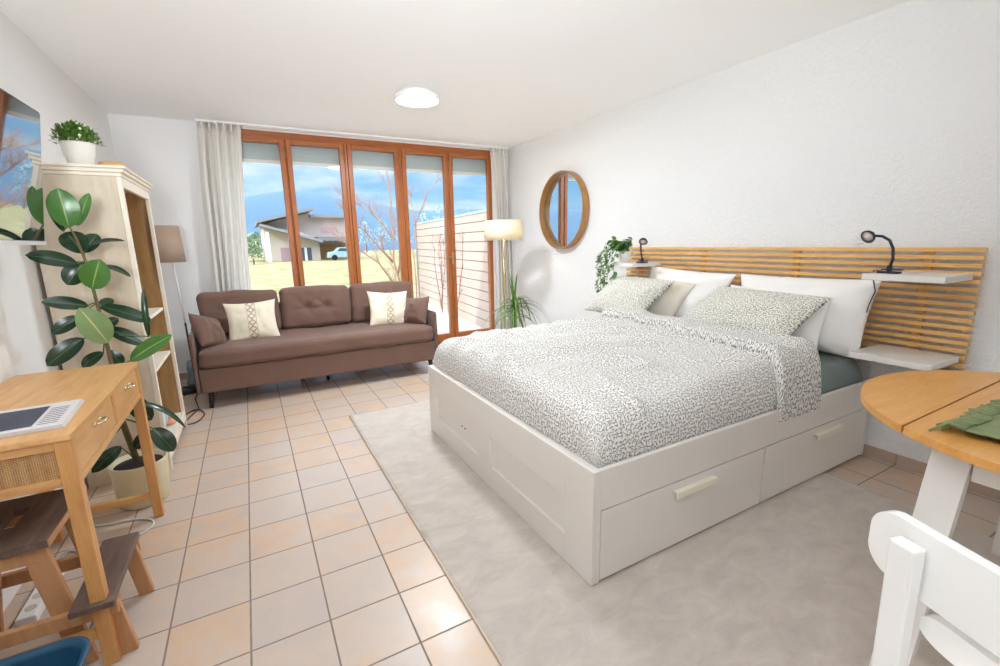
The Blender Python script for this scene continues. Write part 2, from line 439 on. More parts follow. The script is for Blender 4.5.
# window wall of five tall sashes
w = struct(bpy.data.objects.new('window_1', None)); COL.objects.link(w); w.location = (1.65, YB, 0)
FY0, FY1 = YB+.0, YB+.075
b = MB().box(WX0, WX1, FY0, FY1, 2.30, WTOP).box(WX0, WX1, FY0, FY1, 0, .045)
b.done('window_frame', M['frame_x'], w, .004)
for x0, x1 in ((WX0, WX0+.035), (WX1-.02, WX1)): box('window_jamb', M['frame'], w, x0, x1, FY0-.004, FY1, .045, 2.30, bevel=.003)
LIGHTS = [(.21, .774), (.882, 1.35), (1.477, 1.943), (2.071, 2.531), (2.642, 3.116)]
SW = .047
for i, (a, c) in enumerate(LIGHTS):
    b = MB()
    b.box(a-SW, a, FY0-.012, FY1-.02, .05, 2.31).box(c, c+SW, FY0-.012, FY1-.02, .05, 2.31)
    s = b.done('window_sash', M['frame'], w, .005)
    b = MB().box(a, c, FY0-.011, FY1-.02, 2.262, 2.31).box(a, c, FY0-.011, FY1-.02, .05, .13)
    b.done('sash_rail', M['frame_x'], s, .004)
    MB().box(a, c, FY0+.028, FY0+.034, .13, 2.262).done('glass_pane', M['glass'], s)
    if i < 4:
        n = LIGHTS[i+1][0]
        MB().box(c+SW+.003, n-SW-.003, FY0-.004, FY1, .045, 2.305).done('mullion', M['frame'], w, .003)
        MB().box(c+SW, n-SW, FY0+.01, FY1-.03, .045, 2.305).done('mullion_groove', M['groove'], w)
        for z in (2.13, .35):
            MB().tube([(c+SW+.002, FY0-.02, z), (c+SW+.002, FY0-.02, z+.09)], .006).done('hinge', M['brass'], w)
hb = MB().box(2.585, 2.605, FY0-.03, FY0-.012, 1.0, 1.14).tube([(2.595, FY0-.05, 1.09), (2.595, FY0-.03, 1.09)], .008).tube([(2.595, FY0-.055, 1.09), (2.48, FY0-.06, 1.085)], .009)
hb.done('handle', M['brass'], w, .002)

# unseen window added in the left wall behind the viewer, for side fill
w2 = struct(bpy.data.objects.new('fill_window', None)); COL.objects.link(w2); w2.location = (XL, (LY0+LY1)/2, LZ0)
b = MB()
for y in (LY0, (LY0+LY1)/2-.03, LY1-.06): b.box(XL-.12, XL-.05, y, y+.06, LZ0, LZ1)
b.box(XL-.12, XL-.05, LY0, LY1, LZ0, LZ0+.06).box(XL-.12, XL-.05, LY0, LY1, LZ1-.06, LZ1)
b.done('window_frame', M['frame'], w2, .004)
box('glass_pane', M['glass'], w2, XL-.09, XL-.084, LY0+.03, LY1-.03, LZ0+.03, LZ1-.03, bevel=0)

# roller shutter half drawn outside the window
t = thing('roller_shutter', 'grey roller shutter lowered a little way outside the window wall', 'shutter', (1.65, YB+.14, 2.09))
b = MB(); z = 2.12
while z < 2.37:
    b.box(WX0, WX1, YB+.130, YB+.142, z, min(z+.036, 2.37)); z += .040
b.box(WX0, WX1, YB+.134, YB+.138, 2.12, 2.37)
b.done('shutter_curtain', M['shutter'], t, .004)
box('bottom_bar', M['white_pvc'], t, WX0, WX1, YB+.125, YB+.147, 2.085, 2.12)

# curtain track on the ceiling
t = thing('curtain_rail', 'white double curtain track along the ceiling above the window', 'curtain rail', (1.6, 3.70, 2.38))
for y in (3.735, 3.68): box('track', M['white_pvc'], t, .10, 3.36, y-.012, y+.012, 2.378, 2.399, bevel=.003)

def curtain(label, x0t, x1t, x0b, x1b, zb, folds, seed):
    t = thing('curtain', label, 'curtain', ((x0t+x1t)/2, 3.70, zb), 'white curtains at the window wall')
    
    rnd = random.Random(seed); ph = [rnd.uniform(0, 6) for _ in range(6)]
    def fn(u, v):
        z = 2.375-(2.375-zb)*v
        k = v**.7
        a = x0t+(x1t-x0t)*u; c = x0b+(x1b-x0b)*u
        x = a+(c-a)*k
        A = .012+.03*min(1, v*4)
        y = 3.695+A*sin(u*folds*2*pi+ph[0]+.5*sin(3*v+ph[1]))+.012*sin(u*folds*3.3*pi+ph[2]+2*v)
        x += .012*sin(v*6+u*5+ph[3])*k+.008*sin(u*folds*4*pi+ph[4])
        return Vector((x, y, z))
    MB().grid(fn, folds*14, 30).done('curtain_cloth', M['curtain'], t, solid=.003)
    for i in range(folds):
        x = x0t+(x1t-x0t)*(i+.5)/folds
        MB().box(x-.008, x+.008, 3.650, 3.668, 2.30, 2.378).done('heading_pleat', M['curtain'], t, .004)
    return t
curtain('long white curtain gathered at the left end of the window wall', .12, .465, .02, .345, .02, 6, 3)
curtain('long white curtain gathered in the corner beside the cream-shaded floor lamp', 3.11, 3.34, 3.19, 3.38, .02, 5, 9)

# ------------------------------------------------------------------ ceiling light
t = thing('ceiling_light', 'round white flush ceiling light with a glowing diffuser', 'ceiling light', (1.66, 2.15, 2.33))
MB().lathe([(.125, 0), (.125, .028)], (1.66, 2.15, 2.372), 40).done('mount', M['white_pvc'], t, smooth=False)
MB().lathe([(.168, 0), (.170, .034), (.150, .038)], (1.66, 2.15, 2.338), 48).done('rim', M['white_pvc'], t, .003)
MB().lathe([(.001, -.012), (.08, -.010), (.13, -.006), (.160, .001), (.162, .006)], (1.66, 2.15, 2.334), 48).done('diffuser', M['diff'], t, smooth=True)

# ------------------------------------------------------------------ rug
t = thing('rug', 'large pale beige plush rug partly under the white storage bed', 'rug', (1.93, .2, 0))
RX0, RX1, RY0, RY1 = .908, 2.95, -2.3, 1.89
def rugz(x, y):
    r = math.exp(-((y-.30+.25*(x-.95)+.05*sin(9*x))/.022)**2)*.010*max(0, min(1, (1.36-x)/.1))
    return .010+.0015*noise.noise(Vector((x*5, y*5, 0)))+r
MB().grid(lambda u, v: Vector((RX0+(RX1-RX0)*u, RY0+(RY1-RY0)*v, rugz(RX0+(RX1-RX0)*u, RY0+(RY1-RY0)*v))), 90, 190).done('pile', M['rug'], t, solid=.009, soff=-1)
b = MB()
for p, q in (((RX0, RY0), (RX0, RY1)), ((RX0, RY1), (RX1, RY1)), ((RX1, RY1), (RX1, RY0))):
    b.tube([(p[0], p[1], .006), (q[0], q[1], .006)], .0055, 6)
b.done('bound_edge', plain('rug_binding', (206, 192, 172), .9), t)

# ------------------------------------------------------------------ bed
BXF, BXW, BYN, BYF, BH = 1.355, 3.36, -.34, 1.32, .465
bed = thing('storage_bed', 'white double bed with two side drawers and a framed footboard', 'bed', (2.35, .49, .0))
z0 = .012
b = MB()
b.box(BXF, BXF+.022, BYN, BYF, z0, BH)   # foot panel
for ya, yb in ((BYN, -.18), (.44, .60), (1.20, BYF)): b.box(BXF-.015, BXF, ya, yb, z0, BH)
for ya, yb in ((-.18, .44), (.60, 1.20)):
    b.box(BXF-.015, BXF, ya, yb, .29, BH).box(BXF-.015, BXF, ya, yb, z0, .13)
b.done('footboard', M['bedwhite'], bed, .0015)
for y in (.78, .82): MB().tube([(BXF-.004, y, .215), (BXF+.001, y, .215)], .005, 8).done('screw_hole', M['seam'], bed)
for y0, y1 in ((BYN, BYN+.02), (BYF-.02, BYF)):
    box('side_rail', M['bedwhite'], bed, BXF+.022, BXW, y0, y1, .308, BH, bevel=.0015)
for ya in (BYN+.021, BYF-.04): MB().box(BXF+.022, BXW, ya, ya+.019, z0, .308).done('carcass', M['seam'], bed)
for x0, x1 in ((3.335, 3.36),): box('end_panel', M['bedwhite'], bed, x0, x1, BYN, BYF, z0, .308, bevel=.0015)
for x0, x1, hx in ((1.380, 2.366, 1.878), (2.372, 3.331, 2.908)):
    d = box('drawer', M['bedwhite'], bed, x0, x1, BYN-.0, BYN+.019, z0+.008, .303, bevel=.0015)
    MB().box(hx-.122, hx+.122, BYN-.022, BYN-.001, .268, .272).box(hx-.122, hx+.122, BYN-.024, BYN-.018, .244, .272).done('drawer_handle', M['handle'], d, .003)
box('rear_panel', plain('grey_panel', (190, 186, 180), .5), bed, 3.346, 3.359, BYN+.02, BYF-.02, BH-.003, .53, bevel=.002)

def soft(t): return sqrt(max(0, 1-(1-min(1, max(0, t)))**2))
# mattress with fitted sheet
MZ = .59
t = thing('mattress', 'thick mattress in a grey-green fitted sheet on the white bed', 'mattress', (2.35, .49, .31))
def mat_top(x, y):
    r = .07
    k = soft((x-BXF-.06)/.12)*soft((3.345-x)/r)*soft((y-BYN-.025)/r)*soft((BYF-.025-y)/r)
    n = .012*noise.noise(Vector((x*3.5+y*3, y*2-x*5, 2)))+.010*(1-abs(noise.noise(Vector((x*4+y*9, y*3-x*7, 8))))*2)**3*max(0, 1-abs(y+.2)/.3)+.006*sin((x*9-y*4)*3)*max(0, 1-abs(y+.2)/.2)
    return .38+(MZ-.38-.005)*k+n*k
def warp(u, a, b, r):
    """denser samples near both ends"""
    s = u-.09*sin(2*pi*u)*1.0
    return a+(b-a)*s
MB().grid(lambda u, v: Vector((warp(u, BXF+.06, 3.345, 1), warp(v, BYN+.025, BYF-.025, 1), mat_top(warp(u, BXF+.06, 3.345, 1), warp(v, BYN+.025, BYF-.025, 1)))), 110, 110).done('fitted_sheet', M['teal'], t)
box('mattress_core', M['pil_white'], t, BXF+.08, 3.33, BYN+.05, BYF-.05, .31, .45, bevel=.01)

# duvet: puffy cloth over the foot two thirds of the bed
DX1 = 2.93
def puff(x, y):
    p = Vector((x, y, 0))
    n = .026*noise.noise(Vector((x*2.2, y*3.2, 1)))+.012*noise.noise(Vector((x*5, y*4.2, 5)))+.003*noise.noise(Vector((x*13, y*9, 9)))
    r = 1-abs(noise.noise(Vector((x*3.6+1.5*y, y*2.1, 13))))*2
    n += .030*(max(0, r)**3)-.005
    rows = .017*cos((y-.15)/.29*2*pi+.9*sin(x*2.6))*max(0, min(1, (2.6-x)*1.5))*max(.25, min(1, (y+.2)*1.6))
    return n+rows
def edge_param(u, a, b, ra, rb):
    """quarter-round parameterisation: u in 0..1 walks over arc, flat, arc; returns coordinate, height factor, arc length"""
    fa, fb = .12 if ra else 0, .12 if rb else 0
    if u < fa:
        th = u/fa*pi/2; return a+ra*(1-cos(th)), sin(th), ra*th
    if u > 1-fb:
        th = (1-u)/fb*pi/2; return b-rb*(1-cos(th)), sin(th), ra*pi/2+(b-a-ra-rb)+rb*(pi/2-th)
    q = (u-fa)/(1-fa-fb); return a+ra+(b-a-ra-rb)*q, 1, ra*pi/2+(b-a-ra-rb)*q
def edge_uv(u, a, b, r, h):
    R_ = sqrt((r*r+h*h)/2); f = .12
    if u < f: return R_*pi/2*u/f
    if u > 1-f: return R_*pi/2+(b-a-2*r)+R_*pi/2*(u-1+f)/f
    return R_*pi/2+(b-a-2*r)*(u-f)/(1-2*f)
def cover(x0, x1, y0, y1, zlow, zt, rx0, rx1, ry, extra=0, lip=.0):
    def fn(u, v):
        x, hx, _ = edge_param(u, x0, x1, rx0, rx1); y, hy, _ = edge_param(v, y0, y1, ry, ry)
        h = min(hx, 1)*hy
        z = zlow+(zt-zlow)*h+puff(x, y)*h*h
        x -= .028*2*hx*sqrt(max(0, 1-hx*hx)) if u < .5 else 0
        y += (.010 if v < .5 else -.016)*-2*hy*sqrt(max(0, 1-hy*hy))
        return Vector((x, y, z))
    def uvf(u, v):
        return (edge_uv(u, x0, x1, rx0, .22), edge_uv(v, y0, y1, ry, .22))
    return fn, uvf
t = thing('duvet', 'puffy white duvet with a small dark leaf print spread over the bed', 'duvet', (2.1, .49, .45))
fn, uvf = cover(1.383, 2.78, BYN+.026, BYF-.026, .445, .668, .10, .03, .09)
MB().grid(fn, 150, 150, uvf).done('duvet_body', M['dash'], t)
# the turned-back end: thick flap lying on top
def xf(y):
    K = [(-.34, 2.44), (-.25, 2.50), (-.12, 2.55), (.09, 2.62), (.35, 2.70), (.66, 2.76), (1.0, 2.775), (1.34, 2.77)]
    for (a, p), (b_, q) in zip(K, K[1:]):
        if y <= b_: return p+(q-p)*max(0, (y-a)/(b_-a))
    return K[-1][1]
def xe(y): return 2.82+.11*min(1, max(0, (y+.31)/.14))+.02*max(0, y)
def flap(u, v):
    y, hy, _ = edge_param(v, BYN+.016, BYF-.02, .085, .085)
    x0, x1 = xf(y), xe(y); w = x1-x0
    x, hx, _ = edge_param(u, 0, 1, .07, .10)
    X = x0+w*x
    base = .44+(.665-.44)*hy+puff(X, y)*hy*hy*.8
    z = base-.03+.095*hx*min(1, hy*1.6)
    return Vector((X, y-((.006+.016*hx)*sqrt(max(0, 1-hy*hy)) if y < .5 else 0), z+.008*noise.noise(Vector((X*8, y*5, 3)))*hx*hy))
def flapuv(u, v): return (u*.34+3, edge_uv(v, BYN+.016, BYF-.02, .085, .22))
MB().grid(flap, 50, 150, flapuv).done('turned_back_end', M['dash'], t)

def place_pillow(name, label, cat, group, quad, thick, mat, seed, puffp=.55, dip=.05, uvs=(.7, .5), seam=None):
    """quad: bottom-left, bottom-right, top-right, top-left corners seen from the foot of the bed"""
    bl, br, tr, tl = [Vector(q) for q in quad]
    nrm = (br-bl).cross(tl-bl).normalized()
    rnd = random.Random(seed); o = rnd.uniform(0, 50)
    def side(sg):
        def fn(u, v):
            uu = .5-.5*cos(pi*u); vv = .5-.5*cos(pi*v)
            a, b_ = uu*2-1, vv*2-1
            pin = dip
            U = .5+a*.5*(1-pin*(1-b_*b_)); V = .5+b_*.5*(1-pin*(1-a*a))
            p = (bl*(1-U)+br*U)*(1-V)+(tl*(1-U)+tr*U)*V
            h = (max(0, 1-a*a)**puffp)*(max(0, 1-b_*b_)**puffp)
            cr = 1+.28*noise.noise(Vector((a*1.6+o, b_*1.6, sg)))+.16*noise.noise(Vector((a*4+o, b_*3+a, sg*3)))+.16*(1-abs(noise.noise(Vector((a*2.2+o, b_*3.5-a*2, 7))))*2)**3
            return p+nrm*(sg*thick/2*h*cr)
        return fn
    b = MB(); uvf = lambda u, v: ((.5-.5*cos(pi*u))*uvs[0], (.5-.5*cos(pi*v))*uvs[1])
    b.grid(side(1), 28, 24, uvf); b.grid(side(-1), 28, 24, uvf, flip=True)
    bmesh.ops.remove_doubles(b.bm, verts=b.bm.verts[:], dist=.0006)
    ob = b.done(name, mat, None, smooth=True)
    return tag(ob, label, cat, group)

PB = .665
def pz(u, v, z=PB): return at(u, v, 2, z)
def px(u, v, x): return at(u, v, 0, x)
G = 'pillows against the slatted headboard'
place_pillow('pillow', 'large white pillow leaning on the headboard nearest the trailing plant', 'pillow', G, [(3.20, 1.26, .61), (3.17, .60, .61), (3.30, .49, 1.01), (3.31, 1.26, 1.04)], .19, M['pil_white'], 4)
place_pillow('pillow', 'large white pillow leaning on the headboard below the right clip lamp', 'pillow', G, [(3.16, .36, .61), (3.17, -.33, .605), (3.29, -.34, 1.025), (3.30, .46, 1.015)], .20, M['pil_white'], 8)
place_pillow('pillow', 'plain beige pillow between the left leaf-print pillow and a white pillow', 'pillow', G, [(3.09, 1.40, .615), (3.06, .84, .62), (3.18, .71, .94), (3.19, 1.42, .965)], .15, M['pil_beige'], 12)
place_pillow('pillow', 'plain white pillow tucked behind the right leaf-print pillow', 'pillow', G, [(3.06, .42, .62), (3.03, -.19, .62), (3.14, -.19, .93), (3.17, .44, .95)], .15, M['pil_white'], 15)
place_pillow('pillow', 'leaf-print pillow at the far left of the bed by the trailing plant', 'pillow', G, [(2.86, 1.57, .67), (2.88, .98, .665), (3.10, .83, .955), (3.09, 1.44, .955)], .21, M['dash_p'], 20)
place_pillow('pillow', 'leaf-print pillow in front of the two white pillows on the right', 'pillow', G, [(2.92, .64, .70), (2.83, -.10, .665), (3.06, -.22, .935), (3.09, .46, .945)], .20, M['dash_p'], 23)

# ------------------------------------------------------------------ slatted headboard
hb = thing('slatted_headboard', 'long bamboo slatted headboard fixed to the wall behind the bed', 'headboard', (3.39, .44, .56))
HY0, HY1 = -.685, 1.60
for k in range(17):
    z = 1.19-.0375*k
    MB().box(3.365, 3.392, HY0, HY1, z-.021, z).done('slat', M['bamboo'], hb, .0025)
for y in (1.46, .83, .16, -.475):
    MB().box(3.392, XR-.001, y-.02, y+.02, .57, 1.18).done('batten', M['bamboo_z'], hb, .002)
def wshelf(label, y0, y1, z):
    t = tag(MB().box(3.04, 3.364, y0, y1, z-.03, z).done('wall_shelf', M['white'], None, .003), label, 'shelf', 'white shelves hooked on the headboard')
    return t
wshelf('white shelf under the right clip lamp, the upper of the two on the right', -.66, -.345, 1.07)
wshelf('small white shelf beside the mattress, lower of the two near the round table', -.665, -.335, .668)
wshelf('white shelf carrying the trailing plant at the left end of the headboard', 1.20, 1.50, 1.07)

# clip reading lamps
def clip_lamp(label, base, pts, head, hdir, cable=None):
    base = Vector(base)
    t = thing('clip_lamp', label, 'lamp', base, 'black clip-on reading lamps')
    MB().box(base.x-.02, base.x+.02, base.y-.045, base.y+.045, base.z+.001, base.z+.011).box(base.x-.012, base.x+.012, base.y-.055, base.y+.03, base.z+.016, base.z+.023).box(base.x-.008, base.x+.008, base.y-.01, base.y+.01, base.z+.008, base.z+.04).done('clip', M['navy'], t, .003)
    MB().tube(pts, .0065, 10).done('gooseneck', M['navy'], t)
    hd = Vector(hdir).normalized(); q = hd.to_track_quat('Z', 'Y').to_matrix().to_4x4()
    h = MB().lathe([(.004, -.03), (.018, -.022), (.031, -.006), (.034, .006), (.030, .007), (.029, .002)], Vector(head), 24, mat=q).done('lamp_head', M['navy'], t, smooth=True)
    MB().lathe([(.029, 0), (.001, .003)], Vector(head)+hd*.004, 24, mat=q).done('lens', M['lens'], h)
    if cable: MB().tube(cable, .003, 6).done('cable', M['navy'], t)
    return t
clip_lamp('dark clip-on reading lamp on the right headboard shelf, round head showing', (3.13, -.42, 1.07),
          [(3.13, -.42, 1.10), (3.13, -.428, 1.14), (3.13, -.423, 1.19), (3.128, -.405, 1.23), (3.125, -.375, 1.25), (3.12, -.34, 1.254)],
          (3.11, -.322, 1.25), (-.8, .25, -.4), [(3.16, -.38, 1.08), (3.20, -.33, 1.078), (3.22, -.325, 1.03), (3.21, -.345, .97), (3.20, -.33, .90), (3.25, -.30, .82)])
clip_lamp('dark clip-on reading lamp on the left headboard shelf beside the trailing plant', (3.14, 1.20, 1.07),
          [(3.14, 1.20, 1.10), (3.14, 1.215, 1.15), (3.138, 1.22, 1.21), (3.13, 1.21, 1.25), (3.11, 1.18, 1.262), (3.09, 1.155, 1.255)],
          (3.08, 1.14, 1.24), (-.5, -.3, -.7))

# ------------------------------------------------------------------ trailing pothos
def pothos():
    c = Vector((3.17, 1.42, 1.07)); rnd = random.Random(5)
    t = thing('trailing_plant', 'potted trailing ivy-like plant hanging over the left headboard shelf', 'plant', c)
    MB().lathe([(.04, .001), (.052, .08), (.056, .09), (.050, .09), (.045, .075), (.001, .07)], c, 28).done('pot', M['potwhite'], t, smooth=True)
    L = MB(); S = MB()
    def vine(pts, n, size):
        S.tube(pts, .0022, 5)
        for i in range(n):
            f = i/(n-1)*(len(pts)-1); k = min(int(f), len(pts)-2); p = Vector(pts[k]).lerp(Vector(pts[k+1]), f-k)
            d = Vector((rnd.uniform(-1, .3), rnd.uniform(-1, 1), rnd.uniform(-.9, .4))).normalized()
            s = size*rnd.uniform(.7, 1.25)
            L.leaf(p, p+d*s, s*.72, up=(rnd.uniform(-1, .2), rnd.uniform(-.5, .5), 1), droop=.08, n=5, wide=.35)
    top = c+Vector((0, 0, .09))
    for k in range(22):
        a = rnd.uniform(0, 6.28); r = rnd.uniform(.04, .12)
        e = top+Vector((-abs(cos(a))*r, sin(a)*r+.02, rnd.uniform(.03, .11)))
        vine([top, top.lerp(e, .5)+Vector((0, 0, .03)), e], 6, .05)
    for (dx, dy, zend, n) in ((-.05, .20, .73, 26), (-.09, .23, .83, 20), (-.13, .15, .88, 16), (-.16, .06, .86, 16), (-.15, -.04, .92, 14), (-.17, .02, .93, 12), (-.07, .21, .68, 22), (-.10, .12, .95, 14), (-.03, .12, 1.0, 14)):
        e = top+Vector((dx, dy, 0)); m = top+Vector((dx*.6, dy*.6, .05))
        p = [top, m, e+Vector((0, .01, -.03))]
        z = e.z-.08
        while z > zend:
            p.append(Vector((e.x+rnd.uniform(-.012, .012), e.y+rnd.uniform(-.015, .02), z))); z -= .05
        vine(p, n, .042)
    S.done('stem', M['stemgreen'], t); L.done('foliage', M['pothos'], t)
pothos()

# ------------------------------------------------------------------ round wall mirror
mc = Vector((XR, 2.57, 1.572)); MR = .402; MROT = -1.4
t = thing('round_mirror', 'round mirror with a deep bent-wood rim on the right wall', 'mirror', mc)
q = Matrix.Rotation(radians(MROT), 4, 'Z') @ Matrix.Rotation(-pi/2, 4, 'Y')
MB().lathe([(MR, .001), (MR, .080), (MR-.012, .080), (MR-.012, .001)], mc, 72, mat=q, close=True).done('rim', M['walnut'], t, .001, smooth=False)
MB().lathe([(MR-.0125, .001), (MR-.0125, .012), (.001, .012)], mc, 64, mat=q).done('mirror_glass', M['mirror'], t, flat=True)

# ------------------------------------------------------------------ sofa
sofa = thing('sofa', 'brown velvet three-seat sofa on black legs in front of the window', 'sofa', (.93, 3.1, 0))
SX0, SX1, SY0, SY1 = -.06, 1.885, 2.62, 3.50
def softbox(name, m, parent, x0, x1, y0, y1, z0, z1, r=.04, dimples=(), face=None, seed=0, amp=.006, n=26, rot=None, crown=0):
    """cushion-like rounded box with soft uneven faces and button dimples on its front (-y) face"""
    cx, cy, cz = (x0+x1)/2, (y0+y1)/2, (z0+z1)/2; hx, hy, hz = (x1-x0)/2, (y1-y0)/2, (z1-z0)/2
    bm = MB(); seg = n
    ret = bmesh.ops.create_cube(bm.bm, size=2)
    bmesh.ops.subdivide_edges(bm.bm, edges=bm.bm.edges[:], cuts=seg, use_grid_fill=True)
    for v in bm.bm.verts:
        p = v.co.copy(); q = Vector((p.x*hx, p.y*hy, p.z*hz))
        inner = Vector((max(-hx+r, min(hx-r, q.x)), max(-hy+r, min(hy-r, q.y)), max(-hz+r, min(hz-r, q.z))))
        d = q-inner
        if d.length > 1e-6: q = inner+d.normalized()*r
        if crown:
            q.y -= crown*max(0, 1-(p.x)**2)*max(0, 1-p.z**2) if p.y < 0 else 0
            q.z += crown*.35*(1-p.x**2) if p.z > .9 else 0
        w = amp*noise.noise(Vector((q.x*5+seed, q.y*5, q.z*7)))*2+amp*.5*noise.noise(Vector((q.x*17+seed, q.y*13, q.z*15)))
        nn = Vector((p.x if abs(p.x) > .98 else 0, p.y if abs(p.y) > .98 else 0, p.z if abs(p.z) > .98 else 0))
        q += nn*w
        for dx, dz in dimples:
            if p.y < -.5:
                ddx = q.x-dx; ddz = q.z-dz; rr = sqrt(ddx*ddx+ddz*ddz)
                q.y += .035*math.exp(-(rr/.04)**2)
                ang = math.atan2(ddz, ddx)
                q.y += .008*math.exp(-(rr/.13)**2)*(.5+.5*cos(ang*7+seed))
        v.co = q
    for f in bm.bm.faces: f.smooth = True
    mt = Matrix.Translation((cx, cy, cz))
    if rot is not None: mt = mt @ rot
    bmesh.ops.transform(bm.bm, matrix=mt, verts=bm.bm.verts)
    return bm.done(name, m, parent, smooth=True)
box('sofa_base', M['sofa'], sofa, SX0, SX1, SY0+.012, SY1, .135, .325, bevel=.012, seg=3)
softbox('seat_cushion', M['sofa'], sofa, SX0+.005, SX1-.005, SY0-.005, SY1-.12, .327, .475, .045, seed=3, amp=.005, n=34)
for x0, x1 in ((SX0-.032, SX0-.001), (SX1+.001, SX1+.032)):
    softbox('arm_panel', M['sofa'], sofa, x0, x1, SY0, SY1-.02, .135, .61, .014, seed=9, amp=.002, n=14)
box('sofa_back', M['sofa'], sofa, SX0, SX1, SY1-.09, SY1, .326, .72, bevel=.02, seg=3)
W3 = (SX1-SX0)/3
for i in range(3):
    x0 = SX0+W3*i+.004; x1 = SX0+W3*(i+1)-.004
    R = Matrix.Rotation(-.13, 4, 'X')
    softbox('back_cushion', M['sofa'], sofa, x0, x1, 3.215, 3.385, .47, .865, .05, ((-.09, .0), (.09, .0)), seed=i*7+1, amp=.006, n=34, rot=R, crown=.02)
for x, y in ((.0, 2.69), (1.845, 2.69), (.0, 3.40), (1.845, 3.40), (.92, 2.99), (.70, 3.1)):
    MB().tube([(x, y, .136), (x+(.0 if .5 < x < 1 else (.012 if x < .5 else -.012))*-1, y-.01, .001)], [.024, .014], 12).done('leg', M['sofa_dark'], sofa)

def cushion(label, c, size, thick, rotm, mat, seed, group, band=None, dip=.1):
    """upright square cushion: local x right, z up, y depth"""
    def corner(a, b): return (rotm @ Vector((a*size[0]/2, 0, b*size[1]/2)))+Vector(c)
    ob = place_pillow('cushion', label, 'cushion', group, [corner(-1, -1), corner(1, -1), corner(1, 1), corner(-1, 1)], thick, mat, seed, .5, dip, size)
    return ob
def stripe_mat():
    t = NT('embroidered_linen'); uv = t.coord('UV'); s = t.n('ShaderNodeSeparateXYZ', {0: uv})
    x = t.math('ABSOLUTE', t.math('SUBTRACT', s.outputs[0], .205))
    band = t.n('ShaderNodeMapRange', {0: x, 1: .028, 2: .034, 3: 1, 4: 0}).outputs[0]
    zig = t.math('ABSOLUTE', t.math('SUBTRACT', t.math('FRACT', t.math('MULTIPLY', s.outputs[1], 16)), .5))
    dia = t.math('ABSOLUTE', t.math('SUBTRACT', t.math('ADD', t.math('MULTIPLY', x, 14), zig), .42))
    line = t.n('ShaderNodeMapRange', {0: dia, 1: .07, 2: .13, 3: 1, 4: 0}).outputs[0]
    bord = t.n('ShaderNodeMapRange', {0: t.math('ABSOLUTE', t.math('SUBTRACT', x, .036)), 1: .001, 2: .003, 3: 1, 4: 0}).outputs[0]
    m = t.math('MAXIMUM', t.math('MULTIPLY', band, line), bord)
    w = t.noise(t.coord(), 500, 1)
    col = t.mix(t.math('MULTIPLY', m, .85), t.mix(w, srgb(226, 214, 188), srgb(240, 232, 212)), srgb(158, 130, 96))
    t.bsdf(col, .9, t.bump(t.math('ADD', w, m), .4, .004)); return t.m
M['stripe'] = stripe_mat()
lean = Matrix.Rotation(-.30, 3, 'X')
cushion('cream cushion with an embroidered stripe, leaning on the left seat back of the sofa', (.35, 3.06, .615), (.41, .36), .13, Matrix.Rotation(-.03, 3, 'Y') @ lean, M['stripe'], 3, 'cream embroidered cushions on the sofa')
cushion('cream cushion with an embroidered stripe, leaning on the right seat back of the sofa', (1.565, 3.05, .62), (.41, .36), .12, Matrix.Rotation(.06, 3, 'Y') @ lean, M['stripe'], 5, 'cream embroidered cushions on the sofa')
cushion('brown velvet cushion tucked against the left arm of the sofa', (.03, 2.87, .585), (.31, .30), .15, Matrix.Rotation(1.15, 3, 'Z') @ Matrix.Rotation(-.45, 3, 'X') @ Matrix.Rotation(.35, 3, 'Y'), M['sofa'], 8, 'brown cushions at the sofa arms', .14)
cushion('brown velvet cushion tucked against the right arm of the sofa', (1.80, 2.90, .595), (.31, .29), .15, Matrix.Rotation(-1.1, 3, 'Z') @ Matrix.Rotation(-.35, 3, 'X') @ Matrix.Rotation(-.1, 3, 'Y'), M['sofa'], 11, 'brown cushions at the sofa arms', .14)

# ------------------------------------------------------------------ bookcase by the left wall
bc = thing('bookcase', 'tall whitewashed bookcase with crown moulding against the left wall', 'bookcase', (-.33, 1.91, 0))
KX0, KX1, KY0, KY1, KH = -.515, -.143, 1.575, 2.34, 1.672
box('side_panel', M['pale'], bc, KX0, KX1-.02, KY0, KY0+.022, 0, KH-.05)
box('side_panel', M['pale'], bc, KX0, KX1-.02, KY1-.022, KY1, 0, KH-.05)
box('back_panel', M['inner'], bc, KX0, KX0+.012, KY0+.022, KY1-.022, .08, KH-.05)
b = MB().box(KX1-.02, KX1, KY0, KY0+.028, 0, KH-.05).box(KX1-.02, KX1, KY1-.028, KY1, 0, KH-.05).box(KX1-.02, KX1, KY0+.028, KY1-.028, KH-.10, KH-.05).box(KX1-.02, KX1, KY0+.028, KY1-.028, .06, .12)
b.done('face_frame', M['palewhite'], bc, .002)
b = MB()
b.box(KX0+.013, KX1-.021, KY0+.0225, KY0+.03, .12, KH-.06).box(KX0+.013, KX1-.021, KY1-.03, KY1-.0225, .12, KH-.06)
b.done('inner_lining', M['inner'], bc)
b = MB()
for k, (o, za, zb) in enumerate(((.006, KH-.05, KH-.032), (.018, KH-.032, KH-.014), (.028, KH-.014, KH))):
    b.box(KX0, KX1+o, KY0-o, KY1+o, za, zb)
b.done('crown_moulding', M['palewhite'], bc, .004)
for z in (.10, .552, .852): box('shelf', M['palewhite'], bc, KX0+.013, KX1-.022, KY0+.031, KY1-.031, z, z+.02)
box('bracket_foot', M['sofa_dark'], bc, KX1-.05, KX1-.021, KY1-.07, KY1-.046, 0, .02)

